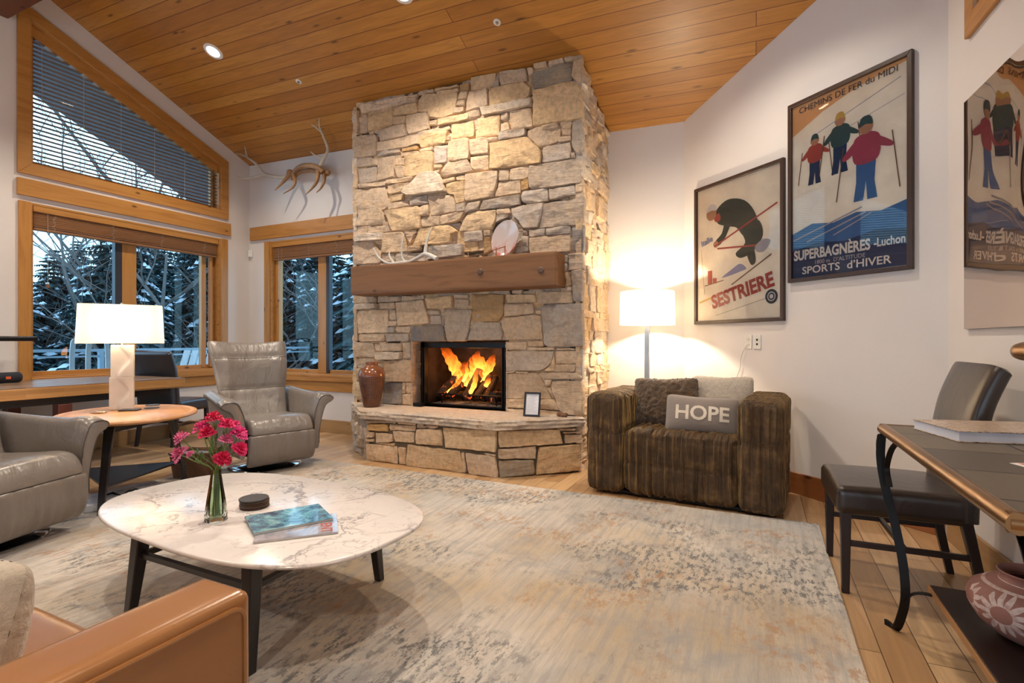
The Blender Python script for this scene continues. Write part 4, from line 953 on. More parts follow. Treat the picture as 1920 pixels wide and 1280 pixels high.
# ------------------------------------------------------------------ leather recliners
def leather(name, col, rough=.36, wr=.25, coat=.1):
    t = NT(name); v = t.coords()
    c = t.ramp(t.noise(v, 3, 4), [(.3, tuple(x*.86 for x in col)), (.7, tuple(min(1, x*1.12) for x in col))])
    w = t.noise(t.coords((1, 1, .55)), 9, 3, .5, 1.5)
    nb = t.bump(w, wr, .02); nb = t.bump(t.noise(v, 260, 2), .12, .001, nb)
    return t.fin(c, rough, 0, nb, Coat_Weight=coat, Coat_Roughness=.25)
M['grey'] = leather('grey_leather', (.185, .162, .148), .32, .4, .2)
M['seam'] = simple('dark_seam', (.06, .05, .045), .6)
def recliner(label, loc, rz):
    t = thing('recliner', label, 'armchair', loc, rz, 'grey leather recliners')
    g = M['grey']
    b = MB(); b.lathe([(.001, 0), (.30, 0), (.31, .012), (.30, .024), (.10, .045), (.035, .06), (.035, .20), (.001, .20)], 40, caps=False); b.build('swivel_base', M['chrome'], t, angle=50)
    # seat box and cushion with rolled front, running down into the footrest panel
    prof = [(-.26, .34), (-.26, .445), (-.10, .455), (.10, .465), (.22, .475), (.30, .47), (.355, .44), (.385, .39), (.395, .355), (.385, .352), (.34, .35), (.2, .33), (0, .32)]
    def sidey(prof, hw, r=.035, n=8, bulge=None):
        P = smoothpoly([V(p) for p in prof], 3); c = sum((V(p) for p in P), V((0, 0)))/len(P); secs = []
        xs = [-1, -.985, -.95] + [-.9 + 1.8*i/n for i in range(n+1)] + [.95, .985, 1]
        for x in xs:
            d = max(0, (abs(x)-.90)/.10); s = r*(1-math.sqrt(max(0, 1-d*d)))
            row = []
            for p in P:
                q = V(p); l = (q-c).length; q = q + (c-q)*min(.6, s/max(l, .01))
                if bulge: q = q + bulge(x, q)
                row.append((x*hw, q.x, q.y))
            secs.append(row)
        return secs
    b = MB(); b.loft(sidey(prof, .275, .05, 14, lambda x, q: V((0, .012*math.cos(x*1.4)) if q.y > .44 else (0, 0))))
    b.build('seat_cushion', g, t, angle=60)
    prof = [(.385, .348), (.402, .33), (.410, .25), (.402, .16), (.37, .10), (.325, .075), (.305, .085), (.32, .18), (.325, .28), (.33, .345)]
    def wr(x, q): return V((.012*noise.noise(V((x*9, q.y*1.5, 0)))*(1 if q.x > .35 else 0), 0))
    b = MB(); b.loft(sidey(prof, .285, .03, 30, wr)); b.build('footrest_panel', g, t, angle=60)
    # backrest: three horizontal leather segments on a curved spine
    spine = [(-.20, .42), (-.25, .52), (-.30, .66), (-.335, .80), (-.375, .94), (-.43, 1.06), (-.455, 1.10)]
    sp = smoothline([V((0, a, z)) for a, z in spine], 8); n = len(sp); secs = []
    for i, p in enumerate(sp):
        q = i/(n-1); tn = (sp[min(i+1, n-1)]-sp[max(i-1, 0)]).normalized(); nr = V((0, tn.z, -tn.y))
        hw = .275 + .085*min(1, q/.8)**1.2; th = .075 - .028*q
        seam = min(abs(q-.36), abs(q-.70)); th *= 1 - .16*math.exp(-(seam/.022)**2)
        if q > .97: th *= .7
        if i == n-1: th *= .5; hw *= .985
        row = []
        m = 36
        for k in range(m):
            a = 2*PI*k/m; ca, sa = math.cos(a), math.sin(a)
            x = math.copysign(abs(ca)**.45, ca)*hw; y = math.copysign(abs(sa)**.7, sa)*th
            cup = .10*(x/hw)**2*(.35+.65*q)            # wings curve forward
            wrk = .016*noise.noise(V((x*16, p.z*2.5, loc[0])))*(1 if .2 < q < .7 else .15) if sa > 0 else 0
            row.append(V((x, 0, 0)) + p + nr*(y + cup*.6 + wrk))
        secs.append(row)
    b = MB(); b.loft(secs); bk_ = b.build('backrest', g, t, angle=60)
    b = MB()
    for q in (.36, .70):
        i = int(q*(n-1)); row = secs[i]; m = 36; pts = [row[k] + V((0, .001, 0)) for k in range(2, 17)]; b.tube(pts, .0022, 5)
    b.build('seam', M['seam'], bk_)
    # arms: upright panels that flare outward at the top and roll over at the front
    for s in (-1, 1):
        secs = []; N = 12
        for i in range(N+1):
            q = i/N; y = -.36 + .70*q; zt = .70 - .05*math.sin(q*PI*.5) + (.012 if q > .8 else 0); fl = .03 + .075*q**1.5; zb = .17
            if q > .92: zt -= .01
            prof2 = [(.30, zb), (.297, .30), (.30, .48), (.305+fl*.25, zt-.07), (.31+fl*.5, zt-.015), (.325+fl*.9, zt), (.36+fl*1.1, zt-.01), (.375+fl*1.15, zt-.035), (.37+fl*.95, zt-.062), (.352+fl*.55, zt-.10), (.345+fl*.2, .42), (.345, .30), (.34, zb)]
            P = smoothpoly([V((a, z)) for a, z in prof2], 3); c = V((.34+fl*.4, .42))
            e = 1 if 0 < i < N else .93
            secs.append([(s*(c.x+(p[0]-c.x)*e), y, c.y+(p[1]-c.y)*(e if p[1] > .3 else 1)) for p in P])
        if s < 0: secs = [list(reversed(r)) for r in secs]
        b = MB(); b.loft(secs); ar_ = b.build('armrest', g, t, angle=70)
        b = MB(); b.tube([(p[0], p[1]+.001, p[2]) for p in secs[-1][3:34]], .0025, 5); b.build('seam', M['seam'], ar_)
    b = MB(); b.box((-.27, -.24, .16), (.27, .27, .335)); b.tube([(-.284, .33, .33), (-.29, .30, .20), (-.27, .15, .14)], .012, 8); b.tube([(.284, .33, .33), (.29, .30, .20), (.27, .15, .14)], .012, 8)
    b.build('mechanism', M['black'], t, bevel=.01)
    return t
RX = math.atan2(-.95, .0)  # helper only
recliner('grey leather recliner standing between the basket and the stone hearth', (-4.10, 3.36, .014), rad(-90-17+0))
recliner('grey leather recliner at the left edge, in front of the oval side table', (-3.96, 1.36, .014), rad(-71))

# ------------------------------------------------------------------ marble coffee table
def marble():
    t = NT('white_marble'); v = t.coords((1, 1, 1)); d = t.noise(v, 2.6, 5, .6)
    ad = t.node('ShaderNodeVectorMath', _operation='MULTIPLY_ADD'); t.link(d, ad.inputs[0]); ad.inputs[1].default_value = (.9, .9, .9); t.link(v, ad.inputs[2])
    def vein(sc, w, loc):
        mp = t.node('ShaderNodeMapping', Location=loc); t.link(ad.outputs[0], mp.inputs[0])
        vo = t.node('ShaderNodeTexVoronoi', Scale=sc, _feature='DISTANCE_TO_EDGE'); t.link(mp.outputs[0], vo.inputs['Vector'])
        return t.ramp(vo.outputs['Distance'], [(0, 1), (w, 0)])
    mask = t.ramp(t.noise(t.coords(loc=(3, 3, 3)), 3, 3), [(.4, .1), (.6, 1)])
    c = t.mix(t.math('MULTIPLY', t.math('MULTIPLY', vein(2.2, .03, (0, 0, 0)), mask), .85), (.78, .73, .72), (.22, .21, .24))
    c = t.mix(t.math('MULTIPLY', t.math('MULTIPLY', vein(5.5, .035, (5, 2, 0)), mask), .6), c, (.36, .34, .36))
    c = t.mix(t.ramp(t.noise(v, 5, 4), [(.5, 0), (.8, .25)]), c, (.6, .56, .56))
    return t.fin(c, .22, 0, None, Coat_Weight=.3, Coat_Roughness=.1)
M['marble'] = marble()
ct = thing('coffee_table', 'rounded square white marble coffee table on black wooden legs', 'table', (-2.055, 1.651, .014))
def se(a, bb, n=2.6, m=96): return [(a*math.copysign(abs(math.cos(2*PI*k/m))**(2/n), math.cos(2*PI*k/m)), bb*math.copysign(abs(math.sin(2*PI*k/m))**(2/n), math.sin(2*PI*k/m))) for k in range(m)]
b = MB(); rr = []
for d, z in ((.022, .362), (.006, .368), (0, .376), (.003, .384), (.008, .386)): rr.append([(x*math.cos(-.075)-y*math.sin(-.075), x*math.sin(-.075)+y*math.cos(-.075), z) for x, y in se(.80-d, .463-d, 2.82)])
b.loft(rr); b.build('tabletop', M['marble'], ct, angle=60)
LEG = [(.475, -.421), (.415, .329), (-.26, -.40), (-.30, .32)]
LEGT = [(.30, -.30), (.30, .28), (-.30, -.30), (-.30, .28)]
TL = [(.445, -.385), (.40, .29), (-.21, -.38), (-.25, .28)]
for (x, y), (tx, ty) in zip(LEG, TL):
    b = MB(); s0, s1 = .017, .026
    b.loft([[(x-s0, y-s0, 0), (x+s0, y-s0, 0), (x+s0, y+s0, 0), (x-s0, y+s0, 0)], [(tx-s1, ty-s1, .362), (tx+s1, ty-s1, .362), (tx+s1, ty+s1, .362), (tx-s1, ty+s1, .362)]])
    b.build('leg', M['blkz'], ct, bevel=.004)
b = MB()
T0 = [V((x, y, 0)) for x, y in TL]
for i, j in ((0, 1), (0, 2), (1, 3), (2, 3)):
    a, e = T0[i], T0[j]; dr = (e-a).normalized(); nr = V((-dr.y, dr.x, 0))*.011
    for z0, z1 in ((.335, .362), (.262, .284)):
        b.add([a-nr+V((0,0,z0)), e-nr+V((0,0,z0)), e+nr+V((0,0,z0)), a+nr+V((0,0,z0)), a-nr+V((0,0,z1)), e-nr+V((0,0,z1)), e+nr+V((0,0,z1)), a+nr+V((0,0,z1))], [(3,2,1,0),(4,5,6,7),(0,1,5,4),(1,2,6,5),(2,3,7,6),(3,0,4,7)])
b.build('apron', M['blkx'], ct, bevel=.002)
TZ = .4005
# vase with flowers
vx, vy = -2.063, 1.449
vt = thing('bud_vase', 'slim clear glass vase holding pink flowers on the marble table', 'vase', (vx, vy, TZ))
b = MB()
out = [(.042, 0), (.045, .006), (.044, .03), (.037, .09), (.027, .15), (.0215, .19), (.0215, .215)]
inn = [(.0195, .215), (.0195, .19), (.025, .15), (.0345, .09), (.040, .03), (.038, .016), (.001, .013)]
b.lathe([(.001, 0)]+out+inn, 10, caps=False); b.build('glass_body', M['clear'], vt, angle=30)
b = MB(); b.lathe([(.001, .016), (.036, .018), (.038, .03), (.0335, .09), (.026, .135), (.001, .135)], 20, caps=False)
wt = NT('water'); M['water'] = glass_pane('water_tint', (.80, .88, .72), .6); b.build('water', M['water'], vt)
M['stem'] = simple('flower_stem', (.16, .26, .05), .5); M['leaf'] = simple('leaf_green', (.10, .20, .045), .5)
pinks = []
for i, c in enumerate([(.80, .02, .16), (.85, .06, .30), (.90, .22, .42), (.72, .01, .10)]):
    t = NT('petal_%s' % 'abcd'[i]); n = t.noise(t.coords(), 40, 3); pinks.append(t.fin(t.ramp(n, [(.3, tuple(x*.8 for x in c)), (.75, tuple(min(1, x*1.25+.03) for x in c))]), .6, Subsurface_Weight=.0))
rf = random.Random(11)
def flower(px, py, pz, r, mi, lb, tilt):
    t = thing('pink_flower', lb, 'flower', (vx, vy, TZ), 0, 'pink flowers in the glass vase')
    base = V((rf.uniform(-.018, .018), rf.uniform(-.018, .018), .02)); neck = V((rf.uniform(-.012, .012), rf.uniform(-.012, .012), .20)); hd = V((px, py, pz))
    b = MB(); b.tube(smoothline([base, neck, neck.lerp(hd, .5)+V((px*.1, py*.1, .012)), hd], 5), .0022, 6); b.build('stem', M['stem'], t)
    b = MB(); ax = (hd-neck).normalized(); q = V((0, 0, 1)).rotation_difference(ax).to_matrix().to_4x4(); T = Matrix.Translation(hd) @ q
    for ly, (cnt, rr_, up_) in enumerate(((7, 1.0, .12), (7, .82, .45), (6, .6, .8), (5, .36, 1.0))):
        for k in range(cnt):
            a = 2*PI*(k+rf.random()*.5)/cnt; g = 5; vs = []; fs = []
            for i in range(g+1):
                u = i/g
                for j in range(g+1):
                    v = j/g*2-1; wdt = .55*math.sin(PI*min(1, u*.62+.12))
                    rad_ = r*rr_*u; ang = a + v*wdt*.95; ruf = .16*math.sin(v*9+k*2+ly)*u*u
                    vs.append((rad_*math.cos(ang), rad_*math.sin(ang), r*(up_*(u**.7)*.75 + ruf - .25*u*u*(1-up_))))
            for i in range(g):
                for j in range(g): c0 = i*(g+1)+j; fs.append((c0, c0+1, c0+g+2, c0+g+1))
            b.add(vs, fs, T)
    b.build('bloom', pinks[mi], t, angle=80)
    b = MB()
    for k in range(3):
        s = neck.lerp(hd, .35+.2*k); d = V((rf.uniform(-1, 1), rf.uniform(-1, 1), .9)).normalized()*.05; sd = d.cross(V((0, 0, 1))).normalized()*.006
        b.add([s, s+d*.5+sd, s+d, s+d*.5-sd], [(0, 1, 2, 3)])
    b.build('leaf', M['leaf'], t)
FLW = [(-.01, 0, .425, .040, 3, 'red pink flower at the top of the bouquet'), (.045, .0, .40, .034, 0, 'deep pink flower just right of the topmost bloom'), (-.055, -.005, .385, .038, 1, 'bright pink flower at the upper left of the bouquet'),
       (-.105, -.04, .35, .034, 2, 'pale pink flower at the far left of the bouquet, upper one'), (-.10, -.05, .285, .040, 2, 'large pale pink flower at the lower left of the bouquet'), (.07, .03, .355, .040, 1, 'bright pink flower at the upper right of the bouquet'),
       (.10, .0, .30, .036, 0, 'deep pink flower at the far right of the bouquet'), (.055, -.03, .265, .038, 3, 'red pink flower at the lower right of the bouquet'), (0, -.04, .37, .036, 3, 'red pink flower at the front centre of the bouquet'),
       (.03, .05, .385, .034, 1, 'bright pink flower at the back of the bouquet'), (-.04, -.07, .29, .018, 2, 'small salmon pink bud low in the bouquet'), (.05, -.01, .34, .030, 2, 'pale pink flower right of the bouquet centre')]
for f in FLW: flower(f[0]*.9033, f[0]*.4289+f[1], f[2], f[3], f[4], f[5], 0)
# coasters
M['coast'] = simple('dark_slate', (.045, .042, .045), .5, bump=.1); M['coastw'] = wood('coaster_wood', (.07, .035, .02), (.04, .02, .012), 'x', .5, 1, False)
names = ['lowest', 'second from the bottom', 'middle', 'second from the top', 'topmost']
for i in range(5):
    b = MB(); b.lathe([(.001, 0), (.060, 0), (.062, .0015), (.062, .0065), (.060, .008), (.001, .008)], 40, caps=False)
    tag(b.build('coaster', M['coast'] if i == 4 else M['coastw'], loc=(-2.072+random.uniform(-.002, .002), 1.640+random.uniform(-.002, .002), TZ+.0088*i)), 'round dark coaster, %s of the stack on the marble table' % names[i], 'coaster', 'stacked dark coasters')
# magazines
def mag_cover(name, cols, sc=7, tx=(0, 0, 0)):
    t = NT(name); v = t.coords(loc=tx); n = t.noise(v, sc, 6, .65, 1.0)
    return t.fin(t.ramp(n, [(.28, cols[0]), (.42, cols[1]), (.55, cols[2]), (.72, cols[3])]), .18, Coat_Weight=.5)
M['cov1'] = mag_cover('teal_cover', [(.015, .02, .03), (.05, .13, .24), (.16, .42, .52), (.55, .70, .72)], 14)
M['cov2'] = mag_cover('dusk_cover', [(.12, .10, .10), (.30, .30, .36), (.45, .42, .46), (.60, .42, .36)], 7, (4, 2, 0))
M['paper'] = simple('paper_edge', (.72, .70, .66), .7); M['inkred'] = simple('red_ink', (.42, .06, .05), .5); M['inkdark'] = simple('dark_ink', (.06, .05, .06), .5)
def magazine(name, label, c, z, ang, w, h, th, cov, texts=()):
    t = thing(name, label, 'magazine', (c[0], c[1], z), rad(ang))
    b = MB(); b.box((-w/2+.002, -h/2+.002, .0006), (w/2-.002, h/2-.002, th-.0006)); b.build('pages', M['paper'], t)
    b = MB(); b.box((-w/2, -h/2, th-.0006), (w/2, h/2, th)); b.box((-w/2, -h/2, 0), (w/2, h/2, .0006)); b.box((-w/2-.0006, -h/2, 0), (-w/2+.0006, h/2, th)); b.build('cover', M[cov], t, bevel=.0003)
    for body, size, x, y, m in texts:
        vs, fs = text_mesh(body, size, 1, 0, .0008); b = MB(); b.add(vs, fs, Matrix.Translation((x, y, th+.0004))); b.build('title', M[m], t, smooth=False)
magazine('magazine', 'lower magazine with a dusky cover and red title on the marble table', (-1.675, 1.525), TZ, 46-90, .235, .30, .008, 'cov2', [('ENT', .06, .05, .105, 'inkred'), ('winter', .014, .02, -.115, 'inkdark')])
magazine('magazine', 'upper magazine with a glossy teal and white cover on the marble table', (-1.775, 1.570), TZ+.0085, 60-90, .235, .30, .009, 'cov1')

# ------------------------------------------------------------------ oval side table with lamp
M['cherry'] = wood('cherry_top', (.50, .24, .09), (.40, .17, .06), 'x', .38, .6, False, .5, .15)
A = math.atan2(-.47, .88)
st = thing('side_table', 'oval cherry topped side table on three black splayed legs', 'table', (-4.27, 2.30, 0), A)
b = MB(); rr = []
for d, z in ((.02, .592), (.004, .598), (0, .606), (.004, .616), (.012, .620), (.045, .620), (.048, .6185), (.052, .6205)): rr.append([((.555-d)*math.cos(2*PI*k/72), (.445-d)*math.sin(2*PI*k/72), z) for k in range(72)])
b.loft(rr); b.build('tabletop', M['cherry'], st, angle=45)
TR = [(.50, -.145), (-.155, .37), (-.33, -.33)]; TT = [(.38, -.10), (-.10, .26), (-.24, -.24)]
for (x, y), (tx, ty) in zip(TR, TT):
    dr = V((x, y)).normalized(); nr = V((-dr.y, dr.x)); b = MB(); secs = []
    for z, p, w, th in ((0, V((x, y)), .040, .030), (.15, V((x, y)).lerp(V((tx, ty)), .16), .042, .030), (.40, V((x, y)).lerp(V((tx, ty)), .62), .050, .032), (.595, V((tx, ty)), .062, .034)):
        secs.append([(p.x+dr.x*a*th/2*1+nr.x*c*w/2, p.y+dr.y*a*th/2+nr.y*c*w/2, z) for a, c in ((-1, -1), (1, -1), (1, 1), (-1, 1))])
    b.loft(secs); b.build('leg', M['blkz'], st, bevel=.004)
b = MB(); b.prism([(.455, -.13), (-.14, .345), (-.30, -.30)], .17, .186); b.build('shelf', M['blkx'], st, bevel=.004)
b = MB()
for i in range(3):
    a, e = V((*TT[i], 0)), V((*TT[(i+1) % 3], 0)); dr = (e-a).normalized(); nr = V((-dr.y, dr.x, 0))*.01
    b.add([a-nr+V((0,0,.53)), e-nr+V((0,0,.53)), e+nr+V((0,0,.53)), a+nr+V((0,0,.53)), a-nr+V((0,0,.592)), e-nr+V((0,0,.592)), e+nr+V((0,0,.592)), a+nr+V((0,0,.592))], [(3,2,1,0),(4,5,6,7),(0,1,5,4),(1,2,6,5),(2,3,7,6),(3,0,4,7)])
b.build('apron', M['blkx'], st)
SZ = .6207
M['plaster'] = simple('white_carved_plaster', (.74, .66, .58), .5)
def shade_mat(name, strength, col=(1, .86, .66), tl=(.8, .72, .6)):
    t = NT(name); t.n.remove(t.b)
    em = t.node('ShaderNodeEmission', Color=(*col, 1), Strength=strength); df = t.node('ShaderNodeBsdfTranslucent', Color=(*tl, 1)); d2 = t.node('ShaderNodeBsdfDiffuse', Color=(.8, .75, .66, 1))
    m1 = t.node('ShaderNodeMixShader'); m1.inputs[0].default_value = .5; t.link(df.outputs[0], m1.inputs[1]); t.link(d2.outputs[0], m1.inputs[2])
    ad = t.node('ShaderNodeAddShader'); t.link(m1.outputs[0], ad.inputs[0]); t.link(em.outputs[0], ad.inputs[1]); t.link(ad.outputs[0], t.out.inputs[0]); return t.m
M['shade'] = shade_mat('lamp_shade_fabric', .22, (1, .80, .55), (.26, .215, .15)); M['shade2'] = shade_mat('floor_lamp_shade_fabric', .25, (1, .88, .70), (.4, .35, .27))
lt = thing('table_lamp', 'lit table lamp with carved white block base and wide cream shade', 'lamp', (-4.51, 2.385, SZ), rad(58))
b = MB()
def carve(p, n):
    if n.y < -.5:   # sculpted swirl on the face towards the room
        x, z = p.x, p.z
        s1 = .012 + .030*math.sin(z*26+1.2) - x; e = .009*math.tanh(s1*150)
        return V((p.x, p.y+e, p.z))
    return p
b.soft((.078, .045, .127), .005, (34, 4, 46), carve, c=(0, 0, .127)); b.soft((.074, .043, .125), .005, (34, 4, 46), carve, c=(.005, 0, .378)); b.build('lamp_base', M['plaster'], lt, angle=35)
b = MB(); b.tube([(0, 0, .50), (0, 0, .80)], .006, 8); b.sphere((0, 0, .822), .012, 10); b.tube([(-.255, 0, .79), (.255, 0, .79)], .003, 6); b.build('stem', M['steel'], lt)
def recshade(wb, db, wt, dt, z0, z1, r):
    def ring(w, d, z):
        pts = []
        for cx, cy, a0 in ((w-r, d-r, 0), (-w+r, d-r, 90), (-w+r, -d+r, 180), (w-r, -d+r, 270)):
            for k in range(7): a = rad(a0+90*k/6); pts.append((cx+r*math.cos(a), cy+r*math.sin(a), z))
        return pts
    return [ring(wb, db, z0), ring(wt, dt, z1)]
b = MB(); b.loft(recshade(.275, .14, .262, .130, .515, .812, .045), caps=False); b.build('lamp_shade', M['shade'], lt, angle=60)
def bulb(loc, e, col=(1, .80, .55), r=.03):
    l = bpy.data.lights.new('bulb', 'POINT'); l.energy = e; l.color = col; l.shadow_soft_size = r
    o = bpy.data.objects.new('bulb', l); o.location = loc; C.objects.link(o)
bulb((-4.51, 2.385, SZ+.66), 14, (1, .86, .68))
for i, (x, y) in enumerate(((-4.655+.10, 2.64), (-4.36, 2.52))):
    b = MB(); b.lathe([(.001, 0), (.05, 0), (.052, .002), (.050, .006), (.001, .006)], 36, caps=False)
    tag(b.build('coaster', M['coast'], loc=(x, y, SZ)), ['round dark coaster on the oval side table, the farther of two', 'round dark coaster on the oval side table, the nearer of two'][i], 'coaster')
b = MB(); b.soft((.065, .04, .006), .005, 5, c=(0, 0, .006)); tag(b.build('wallet', M['coast'], loc=(-4.36, 2.36, SZ), rz=rad(40)), 'black flat wallet lying beside the lamp on the oval side table', 'wallet')
b = MB()
for k in range(3):
    pts = [(.045*math.cos(2*PI*i/20)*(1+.15*k)+.02*k, .035*math.sin(2*PI*i/20), .004+.004*k) for i in range(21)]; b.tube(pts, .0035, 6)
b.soft((.018, .018, .005), .004, 5, c=(.04, .0, .010)); tag(b.build('bracelet', simple('tangled_metal', (.55, .42, .28), .3, .8), loc=(-4.44, 2.18, SZ)), 'small tangle of metal and beads left of the lamp base', 'jewellery')

# basket with handle
def wicker():
    t = NT('wicker'); w = t.node('ShaderNodeTexWave', Scale=42, Distortion=1.5, Detail=1, _bands_direction='Z'); t.link(t.coords(), w.inputs['Vector'])
    w2 = t.node('ShaderNodeTexWave', Scale=30, Distortion=.5, _bands_direction='DIAGONAL'); t.link(t.coords(), w2.inputs['Vector'])
    f = t.math('MULTIPLY', w.outputs[0], w2.outputs[0]); c = t.ramp(f, [(.0, (.10, .045, .02)), (.6, (.42, .22, .11))])
    return t.fin(c, .6, 0, t.bump(f, .9, .006))
M['wicker'] = wicker()
bt = thing('wicker_basket', 'brown wicker basket with a tall bentwood handle beside the recliner', 'basket', (-4.33, 2.86, .014), rad(25))
def rring(w, d, z, r=.05): return recshade(w, d, w, d, z, z, r)[0]
b = MB(); b.loft([rring(.15, .105, 0), rring(.16, .115, .10), rring(.17, .125, .20), rring(.165, .12, .205), rring(.155, .11, .20), rring(.145, .10, .02)]); b.build('basket_body', M['wicker'], bt, angle=50)
b = MB(); b.tube(rring(.17, .125, .205)+[rring(.17, .125, .205)[0]], .010, 8); b.build('rim', M['wicker'], bt)
b = MB(); b.tube(smoothline([(-.165, 0, .18), (-.165, 0, .36), (-.12, 0, .44), (0, 0, .46), (.12, 0, .44), (.165, 0, .36), (.165, 0, .18)], 6), .008, 8); b.build('handle', M['wicker'], bt)
b = MB(); b.soft((.14, .095, .02), .015, 8, lambda p, n: p+n*.01*noise.noise(p*30), c=(0, 0, .17)); tag(b.build('cloth', simple('folded_grey_cloth', (.35, .35, .37), .9), loc=(-4.33, 2.86, .014), rz=rad(25)), 'grey folded cloth inside the wicker basket', 'cloth')
# low tray under the side table
b = MB(); b.soft((.36, .17, .024), .010, (6, 6, 2), c=(0, 0, .024)); tag(b.build('tray', simple('pale_tray', (.70, .72, .74), .4), loc=(-4.04, 2.30, .014), rz=rad(65)), 'low white tray under the oval side table', 'tray')
b = MB(); rg = random.Random(4)
pts = [(-.25+.05*i, .02*math.sin(i*1.9)+.01, .05+.014*math.sin(i*2.7)) for i in range(11)]; b.tube(smoothline(pts, 4), .006, 6)
pts = [(-.2+.045*i, .03*math.cos(i*2.3), .052+.012*math.cos(i*2.1)) for i in range(9)]; b.tube(smoothline(pts, 4), .005, 6)
tag(b.build('power_cable', M['black'], loc=(-4.04, 2.30, .018), rz=rad(65)), 'tangled black cable lying on the white tray', 'cable')

# ------------------------------------------------------------------ long butcher block desk by the left window
M['butch'] = planks('butcher_block', [(.16, .085, .04), (.25, .145, .075), (.36, .22, .12)], .045, .42, 'y', .0006, .32, False, (.08, .04, .02), .3, .25)
def butcher_edge():
    t = NT('butcher_edge'); v = t.coords(rot=(0, rad(90), rad(90))); v = t.coords()
    sep = t.node('ShaderNodeSeparateXYZ'); t.link(v, sep.inputs[0]); cb = t.node('ShaderNodeCombineXYZ'); t.link(sep.outputs[1], cb.inputs[0]); t.link(sep.outputs[2], cb.inputs[1])
    br = t.node('ShaderNodeTexBrick', _offset=.4, Color1=(0, 0, 0, 1), Color2=(1, 1, 1, 1), Mortar=(0, 0, 0, 1), Scale=1.0, Brick__Width=.42, Row__Height=.028); br.inputs['Mortar Size'].default_value = .0005
    t.link(cb.outputs[0], br.inputs['Vector'])
    c = t.ramp(br.outputs['Color'], [(0, (.17, .085, .035)), (.4, (.42, .21, .07)), (1, (.50, .27, .10))]); g = t.noise(t.coords((40, 3, 60)), 2, 3)
    return t.fin(t.mix(t.math('MULTIPLY', g, .4), c, (.2, .09, .03)), .35, Coat_Weight=.2)
M['butche'] = butcher_edge()
dk = thing('long_desk', 'long thick butcher block desk along the left window wall', 'desk', (-5.80, 2.10, 0))
b = MB(); b.box((-.55, -1.7, .775), (.51, 1.28, .7805)); b.build('desktop', M['butch'], dk, smooth=False)
b = MB(); b.box((-.55, -1.7, .685), (.51, 1.28, .7748)); b.build('edge_lamination', M['butche'], dk, bevel=.004)
b = MB(); b.box((-.48, -1.6, .62), (.43, 1.18, .6845)); b.build('apron', M['blky'], dk)
M['redleg'] = wood('red_brown_leg', (.10, .025, .015), (.06, .014, .009), 'z', .4, 1, False)
for x, y in ((.43, .28), (.40, -1.45), (-.45, .28), (-.45, -1.45)):
    b = MB(); b.box((x-.05, y-.05, 0), (x+.05, y+.05, .62)); b.build('leg', M['redleg'], dk, bevel=.005)
DZ = .7807
sp = thing('portable_speaker', 'black cylindrical portable speaker with a small orange badge on the desk', 'speaker', (-6.0, 2.20, DZ), 0)
M['mesh'] = simple('black_speaker_cloth', (.012, .012, .02), .8, bump=.5, bscale=300)
b = MB(); R = Matrix.Rotation(-PI/2, 4, 'X') @ Matrix.Translation((0, -.05, 0))
b.lathe([(.001, -.15), (.034, -.15), (.044, -.14), (.048, -.125), (.048, .125), (.044, .14), (.034, .15), (.001, .15)], 28, R, caps=False); b.build('body', M['mesh'], sp, angle=40)
b = MB(); b.box((-.001, .028, .040), (.0495, .062, .062)); b.v = [(max(p[0], .047) if p[0] > 0 else .044, p[1], p[2]) for p in b.v]; b.build('badge', simple('orange_badge', (.75, .12, .03), .4), sp)
dl = thing('desk_lamp', 'black flat headed desk lamp standing at the left end of the desk', 'lamp', (-6.12, 2.10, DZ), 0)
b = MB(); b.lathe([(.001, 0), (.09, 0), (.09, .012), (.001, .016)], 28, caps=False); b.build('lamp_base', M['black'], dl)
b = MB(); b.strip(smoothline([(0, 0, .01), (.0, .0, .15), (.01, .01, .30), (.03, .05, .37), (.05, .10, .385)], 5), .03, .014, (0, 1, 0)); b.build('arm', M['black'], dl)
b = MB(); b.soft((.07, .16, .022), .016, (8, 14, 5), c=(.05, .22, .395)); b.build('lamp_head', M['black'], dl)
b = MB(); b.box((.01, .12, .3715), (.09, .33, .3735)); b.build('diffuser', simple('frosted_diffuser', (.6, .55, .5), .5), dl)
# ------------------------------------------------------------------ brown velvet armchair
def velvet(name, sc):
    t = NT(name); v = t.coords(sc); w = t.noise(v, 1.6, 3, .5, .6); p = t.noise(t.coords(), 9, 5, .65)
    c = t.ramp(p, [(.3, (.032, .017, .006)), (.55, (.095, .048, .016)), (.75, (.21, .125, .040))])
    c = t.mix(t.ramp(w, [(.3, .55), (.6, 0)]), c, (.030, .018, .010))
    return t.fin(c, .75, 0, t.bump(w, 1.0, .035), Sheen_Weight=.45, Sheen_Roughness=.28, Sheen_Tint=(1, .62, .22, 1))
M['velx'] = velvet('ruched_velvet_seat', (30, 3.0, 2.0)); M['vely'] = velvet('ruched_velvet_arm', (22, 26, 1.6)); M['velm'] = simple('velvet_seam', (.03, .018, .01), .9)
va = thing('velvet_armchair', 'wide brown ruched velvet armchair with block arms, below the floor lamp', 'armchair', (-.537, 3.787, .0145), rad(-5.4))
def ruche(amp, f, seams=()):
    def fn(p, n):
        a = 0
        if abs(n.y) > .5: a = noise.noise(V((p.x*f, p.z*2.2, 1)))
        elif abs(n.z) > .5: a = noise.noise(V((p.x*2, p.y*f, 2)))
        else: a = noise.noise(V((p.y*f, p.z*2.2, 3)))
        k = amp*a
        for z in seams:
            if abs(n.z) < .6: k -= .010*math.exp(-((p.z-z)/.012)**2)
        return p + n*k
    return fn
for s in (-1, 1):
    b = MB(); b.soft((.137, .385, .370), .062, (40, 90, 34), ruche(.016, 36, (.08, -.18)), c=(s*.537, .388, .376)); b.build('arm', M['vely'], va, angle=70)
